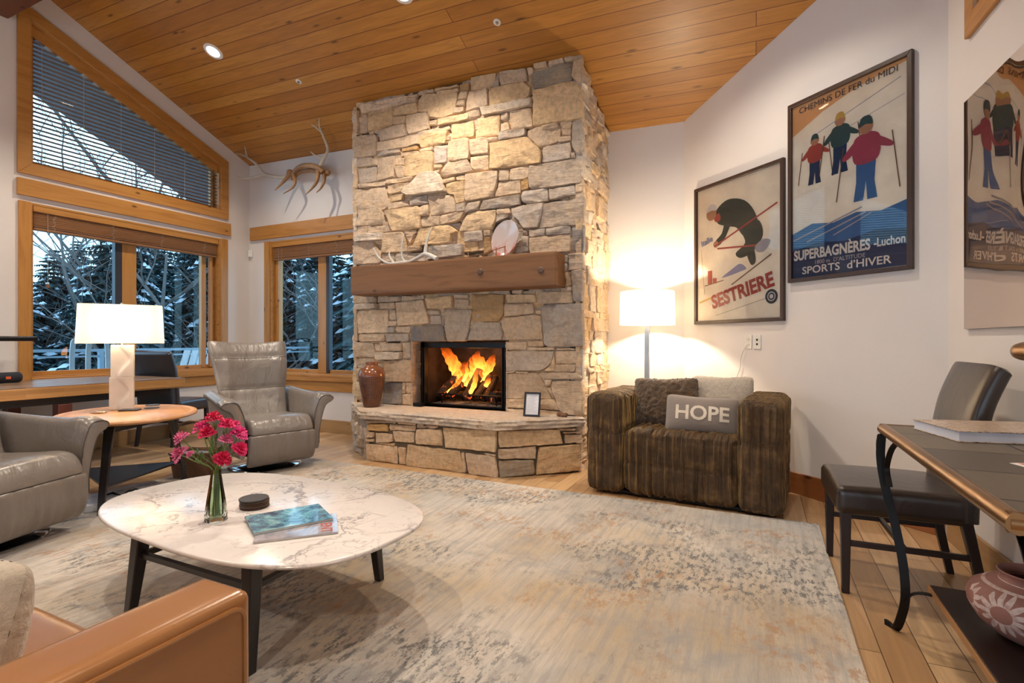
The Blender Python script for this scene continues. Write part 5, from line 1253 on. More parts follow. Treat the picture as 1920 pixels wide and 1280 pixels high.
def seatfn(p, n):
    a = noise.noise(V((p.x*38, (p.y if abs(n.z) > .6 else p.z)*2.0, 5)))
    k = .020*a
    if n.y < -.5: k -= .012*math.exp(-((p.z-.00)/.012)**2)
    if n.z > .5: k += .015*math.cos(p.x*2.6)
    return p + n*k
b = MB(); b.soft((.400, .36, .235), .075, (110, 22, 26), seatfn, c=(0, .385, .245)); b.build('seat', M['velx'], va, angle=70)
b = MB(); b.soft((.41, .115, .34), .07, (60, 12, 20), ruche(.008, 40), c=(0, .665, .405)); b.build('backrest', M['velx'], va, angle=70)
b = MB(); b.box((-.62, .08, 0), (.62, .72, .02)); b.build('plinth', M['black'], va)
def pillow(name, label, mat, w, h, t, loc, rz, tilt, roll=0, fuzz=0, n=30, cat='cushion'):
    b = MB(); r = {}; vs = []; fs = []
    for side in (1, -1):
        for i in range(n+1):
            for j in range(n+1):
                u, v = i/n*2-1, j/n*2-1
                e = max(0, (1-abs(u)**2.4))*max(0, (1-abs(v)**2.4)); th = t/2*e**.5
                x = w/2*u*(1-.05*(1-v*v)*(abs(u)**3)*-1 - .04*abs(v)**4*0); z = h/2*v
                x *= 1 - .045*(1-abs(v)**2)*0; x -= 0; x *= (1 + .0); x *= 1-.055*math.sin(PI*(v+1)/2)*abs(u)**3; z *= 1-.085*math.sin(PI*(u+1)/2)*abs(v)**3; cr = (abs(u)*abs(v))**8; x *= 1-.05*cr; z *= 1-.07*cr
                y = side*th + .008*noise.noise(V((u*2, v*2, side)))*e
                if fuzz: y += side*fuzz*noise.noise(V((x*45, z*45, side)))*(e**.3); x += fuzz*noise.noise(V((z*60, side, 1)))*abs(u)**3; z += fuzz*noise.noise(V((x*60, side, 2)))*abs(v)**3
                vs.append((x, -y, z))
    m = (n+1)**2
    for sI in (0, 1):
        for i in range(n):
            for j in range(n):
                a = sI*m + i*(n+1)+j; q = (a, a+n+1, a+n+2, a+1); fs.append(q if sI == 0 else q[::-1])
    b.add(vs, fs)
    o = b.build(name, mat, angle=80); tag(o, label, cat)
    o.location = loc; o.rotation_euler = (rad(tilt), rad(roll), rad(rz)); return o
def furry(name, c1, c2, sc, dist=.02, st=1):
    t = NT(name); v = t.coords(); n = t.noise(v, sc, 5, .7, 1.2); n2 = t.noise(v, sc*7, 3, .6)
    return t.fin(t.ramp(n, [(.3, c1), (.7, c2)]), .95, 0, t.bump(n2, .6, .004, t.bump(n, st, dist)), Sheen_Weight=.4)
pillow('fur_cushion', 'dark brown fur cushion in the left corner of the velvet armchair', furry('brown_fur', (.030, .015, .007), (.17, .095, .042), 13, .03), .50, .40, .16, (-.675, 4.235, .672), -6, -12, -2, .012, 44)
pillow('boucle_cushion', 'cream fleecy cushion behind the lettered cushion', furry('cream_fleece', (.40, .33, .26), (.62, .54, .45), 55, .008, .8), .44, .42, .17, (-.265, 4.30, .685), -4, -14, 0, .006, 36)
knit = furry('taupe_knit', (.235, .19, .165), (.29, .24, .21), 90, .004, .5)
hp = pillow('lettered_cushion', 'small taupe knitted cushion with the word HOPE in cream letters', knit, .50, .29, .17, (-.385, 4.03, .612), 4, -16, 2, .0)
M['cream'] = simple('cream_wool', (.68, .60, .50), .9, bump=.3)
vs, fs = text_mesh('HOPE', .142, 1.02, 0, .0035); b = MB()
def onp(x, z):
    u, v = x/.25, z/.145; e = max(0, 1-abs(u)**2.4)*max(0, 1-abs(v)**2.4); return -(.085*e**.5) - .0025 - .008*abs(noise.noise(V((u*2, v*2, 1))))*e*0 - max(0, .008*noise.noise(V((u*2, v*2, 1)))*e)
# subdivide the letters so that they follow the cushion
bm = bmesh.new(); me = bpy.data.meshes.new('t'); me.from_pydata(vs, [], fs); bm.from_mesh(me); bmesh.ops.triangulate(bm, faces=bm.faces[:])
for _ in range(2): bmesh.ops.subdivide_edges(bm, edges=[e for e in bm.edges if e.calc_length() > .012], cuts=1); bmesh.ops.triangulate(bm, faces=bm.faces[:])
bm.verts.ensure_lookup_table(); vs = [(v.co.x, onp(v.co.x, v.co.y), v.co.y) for v in bm.verts]; fs = [tuple(v.index for v in f.verts) for f in bm.faces]; bm.free(); bpy.data.meshes.remove(me)
b.add(vs, fs); b.build('lettering', M['cream'], hp, smooth=True, angle=80)

# ------------------------------------------------------------------ dining chairs in dark leather
M['bleath'] = leather('dark_brown_leather', (.026, .016, .012), .30, .10, .25)
M['bluel'] = leather('black_leather', (.020, .020, .026), .32, .1, .3)
M['legb'] = wood('espresso_leg', (.022, .010, .008), (.012, .006, .005), 'z', .4, 1, False)
def dining_chair(label, loc, rz, lm):
    t = thing('dining_chair', label, 'chair', loc, rz, None)
    b = MB()
    def fn(p, n):
        q = V(p)
        if n.z > .3: q.z += .018*math.cos(p.x*5)*math.cos(p.y*5)
        return q
    b.soft((.255, .245, .062), .028, (20, 20, 8), fn, c=(0, .02, .425)); sx_ = b.build('seat', lm, t, angle=60)
    b = MB(); b.tube([(x, y, .462) for x, y in smoothpoly([V((-.25, -.2)), V((-.25, .26)), V((.25, .26)), V((.25, -.2))], 1)], .004, 6); b.build('piping', lm, sx_)
    sp = smoothline([V((0, -.225, .38)), V((0, -.23, .50)), V((0, -.245, .68)), V((0, -.275, .86)), V((0, -.325, 1.00)), V((0, -.345, 1.035))], 6); n = len(sp); secs = []
    for i, p in enumerate(sp):
        q = i/(n-1); tn = (sp[min(i+1, n-1)]-sp[max(i-1, 0)]).normalized(); nr = V((0, tn.z, -tn.y)); th = .042 if q < .93 else .042*(1-((q-.93)/.07)**2*.7); hw = .245 if q < .95 else .245-.02*(q-.95)/.05
        row = []
        for k in range(40):
            a = 2*PI*k/40; ca, sa = math.cos(a), math.sin(a)
            row.append(V((math.copysign(abs(ca)**.35, ca)*hw, 0, 0)) + p + nr*(math.copysign(abs(sa)**.5, sa)*th))
        secs.append(row)
    b = MB(); b.loft(secs); b.build('backrest', lm, t, angle=55)
    for x, y, dx, dy in ((-.225, .225, 0, 0), (.225, .225, 0, 0), (-.215, -.215, 0, -.075), (.215, -.215, 0, -.075)):
        b = MB(); b.loft([[(x+dx+a*.015, y+dy+c*.015, 0) for a, c in ((-1, -1), (1, -1), (1, 1), (-1, 1))], [(x+a*.021, y+c*.021, .38) for a, c in ((-1, -1), (1, -1), (1, 1), (-1, 1))]])
        b.build('leg', M['legb'], t, bevel=.003)
    for x in (-.22, .22):
        b = MB(); b.box((x-.009, -.24, .215), (x+.009, .215, .24)); b.build('stretcher', M['legb'], t, bevel=.002)
    b = MB(); b.box((-.215, -.012, .217), (.215, .008, .238)); b.build('stretcher', M['legb'], t, bevel=.002)
    return t
ch = dining_chair('dark brown leather dining chair at the iron desk on the right', (.57, 3.055, 0), rad(90+2), M['bleath'])
ch2 = dining_chair('black leather dining chair between the long desk and the back window', (-6.06, 3.75, 0), rad(18), M['bluel'])

# ------------------------------------------------------------------ iron desk
M['bronze'] = simple('bronze_edge', (.30, .17, .075), .30, .85, .1)
M['slate'] = planks('slate_tile_top', [(.075, .06, .045), (.11, .085, .06), (.14, .11, .075)], .29, .30, 'y', .005, .48, False, (.015, .012, .010), .08, .15)
idk = thing('iron_desk', 'slate topped writing desk with curved wrought iron legs and bronze edge', 'desk', (.445, 1.36, 0)); idk.scale = (1, 1, 1.025)
DX, DY = .59, 1.235
b = MB(); b.box((.012, .012, .762), (DX, DY-.012, .790)); b.build('desktop', M['slate'], idk, bevel=.002)
b = MB()
b.tube([(.012, -.012, .772), (.012, DY+.002, .772)], .021, 16); b.tube([(-.0, .006, .772), (DX, .006, .772)], .021, 16); b.tube([(0.0, DY-.006, .772), (DX, DY-.006, .772)], .021, 16)
b.build('edge_trim', M['bronze'], idk)
far = [(.455, 2.60, .75), (.452, 2.60, .66), (.465, 2.585, .55), (.49, 2.55, .42), (.51, 2.52, .28), (.515, 2.51, .16), (.505, 2.54, .06), (.495, 2.575, .010), (.47, 2.615, .006)]
curl = [(.47, 2.42, .752), (.468, 2.49, .715), (.466, 2.545, .66), (.466, 2.56, .62), (.47, 2.53, .565)]
curl2 = [(.455, 2.615, .752), (.452, 2.635, .71), (.455, 2.63, .64), (.462, 2.60, .575)]
def desk_leg(mir, back):
    def tr(p): x, y, z = p; x = x + (.055 if mir and not back else 0); y = y if not mir else 2*2.0175-y; x = x if not back else 2*.75-x; return (x-.455, y-1.40, z)
    b = MB(); b.strip(smoothline([tr(p) for p in far], 6), .030, .009, (0, 1, 0)); b.strip(smoothline([tr(p) for p in curl], 5), .020, .005, (0, 1, 0)); b.strip(smoothline([tr(p) for p in curl2], 5), .020, .005, (0, 1, 0))
    b.strip(smoothline([tr(p) for p in ((.512, 2.51, .14), (.535, 2.51, .175), (.57, 2.50, .190), (.62, 2.49, .188))], 5), .018, .006, (0, 0, 1))
    b.build('leg', M['iron'], idk, angle=40, bevel=.001)
desk_leg(0, 0); desk_leg(1, 0); desk_leg(0, 1); desk_leg(1, 1)
b = MB(); b.box((.145, .09, .190), (.585, 1.15, .208)); b.build('lower_shelf', M['legb'], idk, bevel=.003)
b = MB(); b.box((.138, .09, .186), (.1449, 1.15, .2085)); b.build('shelf_edge', wood('shelf_edge_wood', (.36, .18, .07), (.25, .11, .04), 'y', .4, 1, False), idk, bevel=.002)
KZ = .7905*1.025
def bookcover():
    t = NT('bark_print_cover'); v = t.coords((3, 12, 7), rot=(0, 0, .25)); n = t.noise(v, 7, 4, .6, .8)
    return t.fin(t.ramp(n, [(.30, (.06, .03, .02)), (.40, (.36, .25, .18)), (.50, (.60, .48, .38)), (.56, (.10, .055, .035)), (.62, (.50, .38, .29)), (.75, (.60, .48, .38))]), .35, Coat_Weight=.2)
M['bark'] = bookcover()
bk = thing('book', 'large coffee table book with a bark patterned cover on the iron desk', 'book', (.755, 2.42, KZ), rad(14))
b = MB(); b.box((-.19, -.14, 0), (.19, .14, .0035)); b.box((-.19, -.14, .0345), (.19, .14, .038)); b.box((.186, -.14, .0035), (.19, .14, .0345)); b.build('cover', M['bark'], bk, bevel=.001)
b = MB(); b.box((-.186, -.136, .0036), (.1855, .136, .0344)); b.build('pages', simple('book_pages', (.60, .62, .70), .8), bk)
cd = thing('card', 'small red and white card on the near part of the iron desk', 'card', (.74, 1.90, KZ), rad(20))
b = MB(); b.prism(smoothpoly([V((-.10, -.05)), V((.10, -.05)), V((.10, .05)), V((-.10, .05))], 1), 0, .0015); b.build('paper', simple('white_card', (.72, .66, .64), .5), cd)
b = MB(); b.box((-.085, .0, .0016), (.09, .042, .002)); b.build('print', simple('red_print', (.45, .10, .07), .5), cd)
# clay jar
def jar_mat():
    t = NT('painted_red_clay'); v = t.coords(); tc = v
    n = t.noise(v, 7, 5, .6); c = t.ramp(n, [(.3, (.21, .085, .065)), (.7, (.34, .16, .13))])
    sep = t.node('ShaderNodeSeparateXYZ'); t.link(t.coords(loc=(0, 0, -.112)), sep.inputs[0])
    ang = t.math('ARCTAN2', sep.outputs[1], sep.outputs[0])
    # a sunburst of painted petals round the front and scratched bands near the neck
    def petals(a0, z0, R0, R1, cnt):
        da = t.math('SUBTRACT', ang, a0); x = t.math('MULTIPLY', da, .14); z = t.math('SUBTRACT', sep.outputs[2], z0)
        r = t.math('SQRT', t.math('ADD', t.math('MULTIPLY', x, x), t.math('MULTIPLY', z, z))); th = t.math('ARCTAN2', z, x)
        p = t.math('ABSOLUTE', t.math('SINE', t.math('MULTIPLY', th, cnt/2)))
        lim = t.math('MULTIPLY', t.math('MULTIPLY', p, 1.0), R1-R0); lim = t.math('ADD', lim, R0)
        return t.math('MULTIPLY', t.math('LESS_THAN', r, lim), t.math('GREATER_THAN', r, R0))
    f = petals(-2.35, .0, .026, .066, 13)
    g = petals(-1.45, .005, .020, .050, 11); f = t.math('MAXIMUM', f, g); g = petals(-3.05, .01, .020, .045, 9); f = t.math('MAXIMUM', f, g)
    wv = t.math('MULTIPLY', t.math('GREATER_THAN', t.math('SINE', t.math('MULTIPLY', sep.outputs[2], 420)), .35), t.math('MULTIPLY', t.math('GREATER_THAN', sep.outputs[2], .052), t.math('LESS_THAN', sep.outputs[2], .078)))
    f = t.math('MAXIMUM', f, wv)
    f = t.math('MULTIPLY', f, t.ramp(t.noise(v, 45, 4, .6), [(.3, .25), (.55, .85)]))
    return t.fin(t.mix(f, c, (.62, .50, .46)), .7, 0, t.bump(t.noise(v, 60, 3), .15, .003))
M['clay'] = jar_mat()
j = thing('clay_jar', 'squat red clay jar painted with white petals on the desk\'s lower shelf', 'jar', (.765, 2.17, .2085), 0)
b = MB(); b.lathe([(.001, 0), (.045, 0), (.085, .020), (.130, .058), (.153, .100), (.156, .125), (.145, .155), (.110, .178), (.078, .187), (.072, .196), (.076, .210), (.082, .216), (.078, .219), (.070, .212), (.064, .196), (.07, .18), (.10, .165), (.13, .13), (.13, .10), (.10, .05), (.05, .02), (.001, .015)], 56, caps=False); b.build('body', M['clay'], j, angle=50)
# bronze task lamp
tl = thing('bronze_lamp', 'bronze desk lamp with a round ended horizontal head at the right edge', 'lamp', (.93, 2.02, KZ), 0)
b = MB(); b.lathe([(.001, 0), (.075, 0), (.078, .008), (.05, .022), (.012, .030), (.010, .29), (.001, .29)], 32, caps=False); b.build('lamp_stand', M['bronze'], tl, angle=50)
R = Matrix.Translation((-.06, .25, .305)) @ Matrix.Rotation(PI/2, 4, 'X') @ Matrix.Rotation(0, 4, 'Y')
b = MB(); b.lathe([(.001, -.235), (.018, -.23), (.028, -.215), (.033, -.19), (.033, .20), (.028, .225), (.018, .24), (.001, .245)][::1], 28, Matrix.Translation((-.115+.07, .23, .305)) @ Matrix.Rotation(rad(12), 4, 'Z') @ Matrix.Rotation(-PI/2, 4, 'X'), caps=False)
b.build('lamp_head', M['bronze'], tl, angle=50)
b = MB(); b.tube([(0, 0, .28), (-.01, .05, .30)], .008, 8); b.build('joint', M['bronze'], tl)

# ------------------------------------------------------------------ framed posters, mirror
def flatcol(name, c): return simple(name, c, .55, var=.04)
for k, c in dict(pcream=(.95, .80, .62), porange=(.80, .42, .17), pblue=(.05, .15, .34), pdblue=(.012, .035, .10), pgreen=(.035, .045, .035), pred=(.46, .07, .05), pskin=(.50, .24, .13), pteal=(.03, .08, .08), pyel=(.62, .38, .07), ppink=(.42, .06, .10), pgrey=(.42, .38, .40), pwhite=(.72, .66, .60), psnow=(.95, .82, .66), plil=(.30, .30, .46), pbrn=(.20, .10, .05), pink=(.05, .05, .06)).items(): M[k] = flatcol('print_'+k[1:], c)
def poster(label, u0, u1, z0, z1, art, bg):
    t = thing('framed_poster', label, 'picture', group='framed vintage ski posters'); t.matrix_world = MR @ Matrix.Translation(((u0+u1)/2, (z0+z1)/2, .002))
    w, h = u1-u0, z1-z0; f = .030
    b = MB(); O = [(-w/2, -h/2), (w/2, -h/2), (w/2, h/2), (-w/2, h/2)]; frame_poly(b, O, inset(O, f), 0, .030); b.build('frame', M['frame'], t, bevel=.003)
    b = MB(); I = inset(O, f-.002); b.flat(I, z=.010); b.build('print', M[bg], t, smooth=False)
    iw, ih = w/2-f, h/2-f; z = .0104
    for item in art:
        kind = item[0]; z += .00012
        if kind == 'p':
            _, m, pts, sm = item; P = [V((x*iw, y*ih)) for x, y in pts]
            if sm: P = [V(q) for q in smoothpoly(P, 5)]
            P = [V((max(-iw, min(iw, q[0])), max(-ih, min(ih, q[1])))) for q in P]
            b = MB(); b.flat(P, z=z)
        elif kind == 'l':
            _, m, pts, wd = item; b = MB(); pp = [V((x*iw, y*ih)) for x, y in pts]
            for a, e in zip(pp, pp[1:]):
                d = (e-a).normalized(); nn = V((-d.y, d.x))*wd/2; b.flat([a-nn, e-nn, e+nn, a+nn], z=z)
        elif kind == 'c':
            _, m, (x, y), r, r2 = item; b = MB(); P = [(x*iw+r*math.cos(2*PI*k/28), y*ih+r*math.sin(2*PI*k/28)) for k in range(28)]
            if r2: 
                Q = [(x*iw+r2*math.cos(2*PI*k/28), y*ih+r2*math.sin(2*PI*k/28)) for k in range(28)]
                b.add([(*p, z) for p in P]+[(*q, z) for q in Q], [(k, (k+1) % 28, 28+(k+1) % 28, 28+k) for k in range(28)])
            else: b.flat(P, z=z)
        elif kind == 't':
            _, m, body, size, sx, (x, y), rot, bold = item; vs, fs = text_mesh(body, size, sx, 0, bold); b = MB(); b.add(vs, fs, Matrix.Translation((x*iw, y*ih, z+.0004)) @ Matrix.Rotation(rad(rot), 4, 'Z'))
        b.build('lettering' if kind == 't' else 'artwork', M[m], t, smooth=False)
    b = MB(); b.flat(inset(O, f-.004), z=.016); b.build('glass', M['pglass'], t, smooth=False)
    return t
art1 = [('p', 'psnow', [(-1, -.35), (-.3, -.15), (.3, -.25), (1, 0), (1, -1), (-1, -1)], 1),
        ('p', 'plil', [(-.35, -.38), (-.1, -.28), (.1, -.22), (.25, -.30), (.1, -.33), (-.1, -.36)], 1),
        ('p', 'pred', [(-.72, -.45), (-.60, -.45), (-.60, -.25), (-.72, -.25)], 0), ('p', 'pred', [(-.58, -.45), (-.48, -.45), (-.48, -.37), (-.58, -.37)], 0),
        ('l', 'pbrn', [(-.80, -.47), (-.3, -.42)], .008),
        ('p', 'pgreen', [(-.50, .62), (-.20, .74), (.20, .66), (.45, .44), (.50, .20), (.20, .16), (.02, .30), (-.22, .36), (-.46, .44)], 1),
        ('p', 'pgreen', [(.50, .34), (.62, .12), (.40, -.08), (.12, -.14), (.0, -.06), (.22, .06), (.16, .24)], 1), ('p', 'pgreen', [(.30, .04), (.42, -.04), (.46, -.22), (.36, -.26), (.26, -.10)], 1),
        ('c', 'pskin', (-.62, .60), .060, 0), ('p', 'pwhite', [(-.74, .64), (-.66, .74), (-.52, .72), (-.48, .64), (-.62, .65)], 1), ('p', 'pred', [(-.54, .52), (-.42, .58), (-.38, .48), (-.50, .46)], 1),
        ('p', 'pgreen', [(-.24, .50), (-.08, .46), (-.26, .20), (-.44, .10), (-.50, .18), (-.34, .28)], 1), ('c', 'pskin', (-.50, .13), .030, 0),
        ('l', 'pred', [(-.54, .10), (.92, .50)], .014), ('l', 'pred', [(-.46, .06), (.70, -.02)], .014),
        ('l', 'pbrn', [(-.10, -.50), (.80, -.16)], .012), ('l', 'pyel', [(-.95, -.72), (-.3, -.60)], .016), ('p', 'pgrey', [(.45, -.02), (.62, .06), (.78, .02), (.66, -.10), (.5, -.1)], 1),
        ('t', 'plil', 'Italie', .075, 1, (-.74, .20), 14, .002), ('t', 'pred', 'SESTRIERE', .165, .90, (.12, -.62), 13, .006),
        ('c', 'pink', (.80, -.72), .058, 0), ('c', 'pwhite', (.80, -.72), .038, .030), ('c', 'pwhite', (.80, -.72), .018, 0), ('l', 'pbrn', [(-.5, -.93), (.68, -.74)], .003), ('l', 'pbrn', [(-.9, .1), (-.8, -.6)], .003)]
poster('framed ski poster with a crouching dark clad skier and the word SESTRIERE', .164, 1.118, 1.31, 2.572, art1, 'pcream')
art2 = [('p', 'porange', [(-1, 1), (1, 1), (1, .97), (.2, .92), (-.4, .82), (-1, .66)], 0), ('p', 'psnow', [(-1, .55), (0, .70), (1, .85), (1, -.4), (-1, -.4)], 0),
        ('l', 'pgrey', [(-.5, .60), (.9, .84)], .006), ('l', 'pgrey', [(-.1, .52), (.95, .66)], .004),
        ('p', 'pblue', [(-1, -.48), (-.6, -.40), (-.2, -.44), (.2, -.38), (.6, -.42), (1, -.36), (1, -1), (-1, -1)], 0), ('p', 'pdblue', [(-1, -.68), (-.5, -.62), (0, -.66), (.5, -.60), (1, -.64), (1, -1), (-1, -1)], 0),
        ('p', 'pdblue', [(-0.654, 0.3), (-0.446, 0.3), (-0.461, 0.161), (-0.431, 0.042), (-0.535, 0.042), (-0.55, 0.171), (-0.58, 0.042), (-0.684, 0.042), (-0.654, 0.171)], 0), ('p', 'pred', [(-0.669, 0.3), (-0.684, 0.449), (-0.595, 0.488), (-0.49, 0.488), (-0.401, 0.439), (-0.431, 0.3)], 1), ('p', 'pred', [(-0.461, 0.459), (-0.282, 0.379), (-0.297, 0.35), (-0.461, 0.399)], 1), ('p', 'pred', [(-0.654, 0.459), (-0.803, 0.369), (-0.773, 0.34), (-0.639, 0.399)], 1), ('c', 'pskin', (-0.55, 0.528), 0.034, 0), ('p', 'pteal', [(-0.624, 0.538), (-0.595, 0.598), (-0.505, 0.598), (-0.476, 0.538), (-0.55, 0.548)], 1), ('l', 'pbrn', [(-0.282, 0.449), (-0.208, 0.072)], .007), ('l', 'pbrn', [(-0.796, 0.439), (-0.877, 0.072)], .007),
        ('p', 'pdblue', [(-0.201, 0.38), (0.041, 0.38), (0.024, 0.219), (0.058, 0.08), (-0.063, 0.08), (-0.08, 0.23), (-0.115, 0.08), (-0.236, 0.08), (-0.201, 0.23)], 0), ('p', 'pteal', [(-0.218, 0.38), (-0.236, 0.553), (-0.132, 0.599), (-0.011, 0.599), (0.093, 0.541), (0.058, 0.38)], 1), ('p', 'pteal', [(0.024, 0.564), (0.231, 0.472), (0.214, 0.438), (0.024, 0.495)], 1), ('p', 'pteal', [(-0.201, 0.564), (-0.374, 0.461), (-0.339, 0.426), (-0.184, 0.495)], 1), ('c', 'pskin', (-0.08, 0.645), 0.038, 0), ('p', 'pyel', [(-0.166, 0.656), (-0.132, 0.726), (-0.028, 0.726), (0.006, 0.656), (-0.08, 0.668)], 1), ('l', 'pbrn', [(0.231, 0.553), (0.317, 0.115)], .007), ('l', 'pbrn', [(-0.365, 0.541), (-0.46, 0.115)], .007),
        ('p', 'pblue', [(0.2, 0.12), (0.52, 0.12), (0.497, -0.093), (0.542, -0.275), (0.383, -0.275), (0.36, -0.078), (0.314, -0.275), (0.155, -0.275), (0.2, -0.078)], 0), ('p', 'ppink', [(0.178, 0.12), (0.155, 0.348), (0.292, 0.409), (0.451, 0.409), (0.588, 0.333), (0.542, 0.12)], 1), ('p', 'ppink', [(0.497, 0.363), (0.77, 0.242), (0.748, 0.196), (0.497, 0.272)], 1), ('p', 'ppink', [(0.2, 0.363), (-0.028, 0.226), (0.018, 0.181), (0.223, 0.272)], 1), ('c', 'pskin', (0.36, 0.47), 0.046, 0), ('p', 'pteal', [(0.246, 0.485), (0.292, 0.576), (0.428, 0.576), (0.474, 0.485), (0.36, 0.5)], 1), ('l', 'pbrn', [(0.77, 0.348), (0.884, -0.23)], .007), ('l', 'pbrn', [(-0.016, 0.333), (-0.142, -0.23)], .007),
        ('l', 'pgrey', [(-.98, -.56), (.3, -.34)], .010), ('l', 'pgrey', [(-.7, -.60), (.36, -.40)], .010), ('l', 'pgrey', [(-.2, -.58), (.45, -.42)], .008),
        ('t', 'pink', 'CHEMINS DE FER du MIDI', .062, 1.0, (.0, .93), 0, 0), ('t', 'pwhite', 'SUPERBAGN\u00c8RES', .100, .74, (-.265, -.745), 0, .0035), ('t', 'pwhite', '-Luchon', .078, .75, (.73, -.74), 0, .002),
        ('t', 'pgrey', '1800 m  D\u2019ALTITUDE', .040, 1.0, (-.1, -.845), 0, .0005), ('t', 'pwhite', 'SPORTS  d\u2019HIVER', .075, 1.12, (-.02, -.925), 0, .0012)]
poster('larger framed ski poster with three skiers and SUPERBAGNERES lettering', 1.156, 2.018, 1.595, 2.948, art2, 'pcream')
# mirror
t = NT('wavy_mirror'); n = t.noise(t.coords((1.6, .9, 1)), 1.3, 1, .4); t.fin((.62, .53, .46), .015, 1, t.bump(n, .25, .05)); M['mirror'] = t.m
t = thing('wall_mirror', 'large frameless mirror on the far right wall reflecting the posters', 'mirror'); t.matrix_world = MD @ Matrix.Translation((.27, 1.215, .004))
b = MB(); b.box((0, 0, 0), (1.30, 1.22, .010)); b.build('backing', simple('mirror_backing', (.12, .05, .04), .5), t)
b = MB(); b.box((0.001, 0.001, .0101), (1.299, 1.219, .016)); b.build('mirror_glass', M['mirror'], t, bevel=.001)
# outlets
def outlet(label, M4, u, z, kind):
    t = thing('wall_outlet', label, 'outlet', group='wall plates'); t.matrix_world = M4 @ Matrix.Translation((u, z, .001))
    b = MB(); b.box((-.036, -.059, 0), (.036, .059, .006)); cp_ = b.build('cover_plate', M['white'], t, bevel=.003)
    b = MB()
    if kind == 'duplex':
        for y in (-.024, .024): b.lathe([(.001, .0085), (.016, .0085), (.017, .006)][::-1], 20, Matrix.Translation((0, y, 0)), sy=.8)
    else:
        for y in (-.018, .018): b.box((-.008, y-.008, .006), (.008, y+.008, .008))
    so_ = b.build('sockets', M['white'] if kind == 'duplex' else M['black'], cp_)
    b = MB()
    if kind == 'duplex':
        for y in (-.024, .024):
            for x in (-.006, .006): b.box((x-.001, y-.004, .0085), (x+.001, y+.005, .009))
        b.build('slots', M['black'], cp_)
    return t
ou_ = outlet('white duplex power outlet below the poster, left of two wall plates', MR, .765, 1.146, 'duplex')
outlet('white wall plate with two small dark jacks, right of two under the poster', MR, .855, 1.146, 'jack')
outlet('white outlet plate low on the far right wall behind the iron desk', MD, .80, .40, 'duplex')
b = MB(); b.tube(smoothline([MR @ V(p) for p in ((.757, 1.12, .012), (.735, 1.08, .025), (.70, 1.00, .02), (.69, .93, .015), (.64, .80, .02), (.60, .60, .03), (.59, .35, .03))], 6), .003, 6)
oc_ = b.build('power_cord', M['white'], ou_); oc_.matrix_parent_inverse = ou_.matrix_world.inverted()
b = MB(); b.soft((.030, .016, .048), .012, 6, c=(0, 0, 0)); o = b.build('wall_sensor', M['white']); o.location = (XL+.045, YB-.022, 2.36); o.rotation_euler = (0, 0, rad(45)); tag(o, 'small white motion sensor in the corner between the windows', 'sensor')

# ------------------------------------------------------------------ floor lamp
fl = thing('floor_lamp', 'lit floor lamp with a round white shade standing behind the velvet armchair', 'lamp', (-.95, 4.93, 0))
b = MB(); b.lathe([(.001, 0), (.14, 0), (.142, .012), (.13, .022), (.02, .03), (.001, .03)], 36, caps=False); b.build('lamp_base', M['steel'], fl)
b = MB(); b.box((-.022, -.022, .03), (.022, .022, .78)); b.box((-.021, -.021, .80), (.021, .021, 1.30)); b.lathe([(.001, .775), (.045, .775), (.05, .785), (.045, .80), (.034, .81), (.001, .81)], 24, caps=False); b.tube([(0, 0, 1.30), (0, 0, 1.62)], .007, 8); b.tube([(-.235, 0, 1.60), (.235, 0, 1.60)], .003, 6); b.lathe([(.001, 1.615), (.012, 1.615), (.015, 1.635), (.001, 1.64)], 12, caps=False)
b.build('pole', M['steel'], fl, bevel=.003)
b = MB(); b.lathe([(.250, 1.305), (.243, 1.61)], 48, caps=False); b.build('lamp_shade', M['shade2'], fl, angle=60)
bulb((-.95, 4.93, 1.47), 30, (1, .84, .62))

# ------------------------------------------------------------------ antlers
def antler_mat(name, c1, c2):
    t = NT(name); v = t.coords(); n = t.noise(v, 7, 4); return t.fin(t.ramp(n, [(.3, c1), (.7, c2)]), .5, 0, t.bump(t.noise(v, 50, 4), .5, .006))
M['antb'] = antler_mat('brown_antler', (.22, .10, .035), (.42, .24, .11)); M['antw'] = antler_mat('pale_antler', (.40, .34, .26), (.60, .54, .45)); M['antg'] = antler_mat('bleached_antler', (.46, .44, .42), (.66, .63, .58))
def ant(b, pts, r0, r1, bulge=0):
    P = smoothline([V(p) for p in pts], 6); n = len(P); b.tube(P, [r0+(r1-r0)*(i/(n-1))**1.1 for i in range(n)], 10)
o0 = V((-5.2, 4.85, 3.27))
wa = thing('elk_antlers', 'interlocked pair of elk antlers mounted high above the back window', 'antlers', o0)
S = lambda L: [V(p)-o0 for p in L]
b = MB(); ant(b, S([(-4.844, 4.8, 3.231), (-4.911, 4.78, 3.287), (-5.084, 4.8, 3.344), (-5.292, 4.84, 3.359), (-5.446, 4.86, 3.278)]), .030, .032)
ant(b, S([(-5.446, 4.84, 3.30), (-5.539, 4.8, 3.191), (-5.613, 4.74, 3.082)]), .030, .005); ant(b, S([(-5.385, 4.84, 3.271), (-5.30, 4.78, 3.151), (-5.335, 4.76, 3.077), (-5.438, 4.72, 3.014)]), .026, .004); b.sphere(V((-5.46, 4.84, 3.32))-o0, .048, 12, sc=(1, .8, .8)); b.build('left_beam', M['antb'], wa)
b = MB(); ant(b, S([(-5.446, 4.85, 3.278), (-5.628, 4.86, 3.282), (-5.911, 4.84, 3.363), (-6.044, 4.8, 3.511), (-6.188, 4.76, 3.612), (-6.27, 4.74, 3.646), (-6.34, 4.72, 3.655)]), .027, .004)
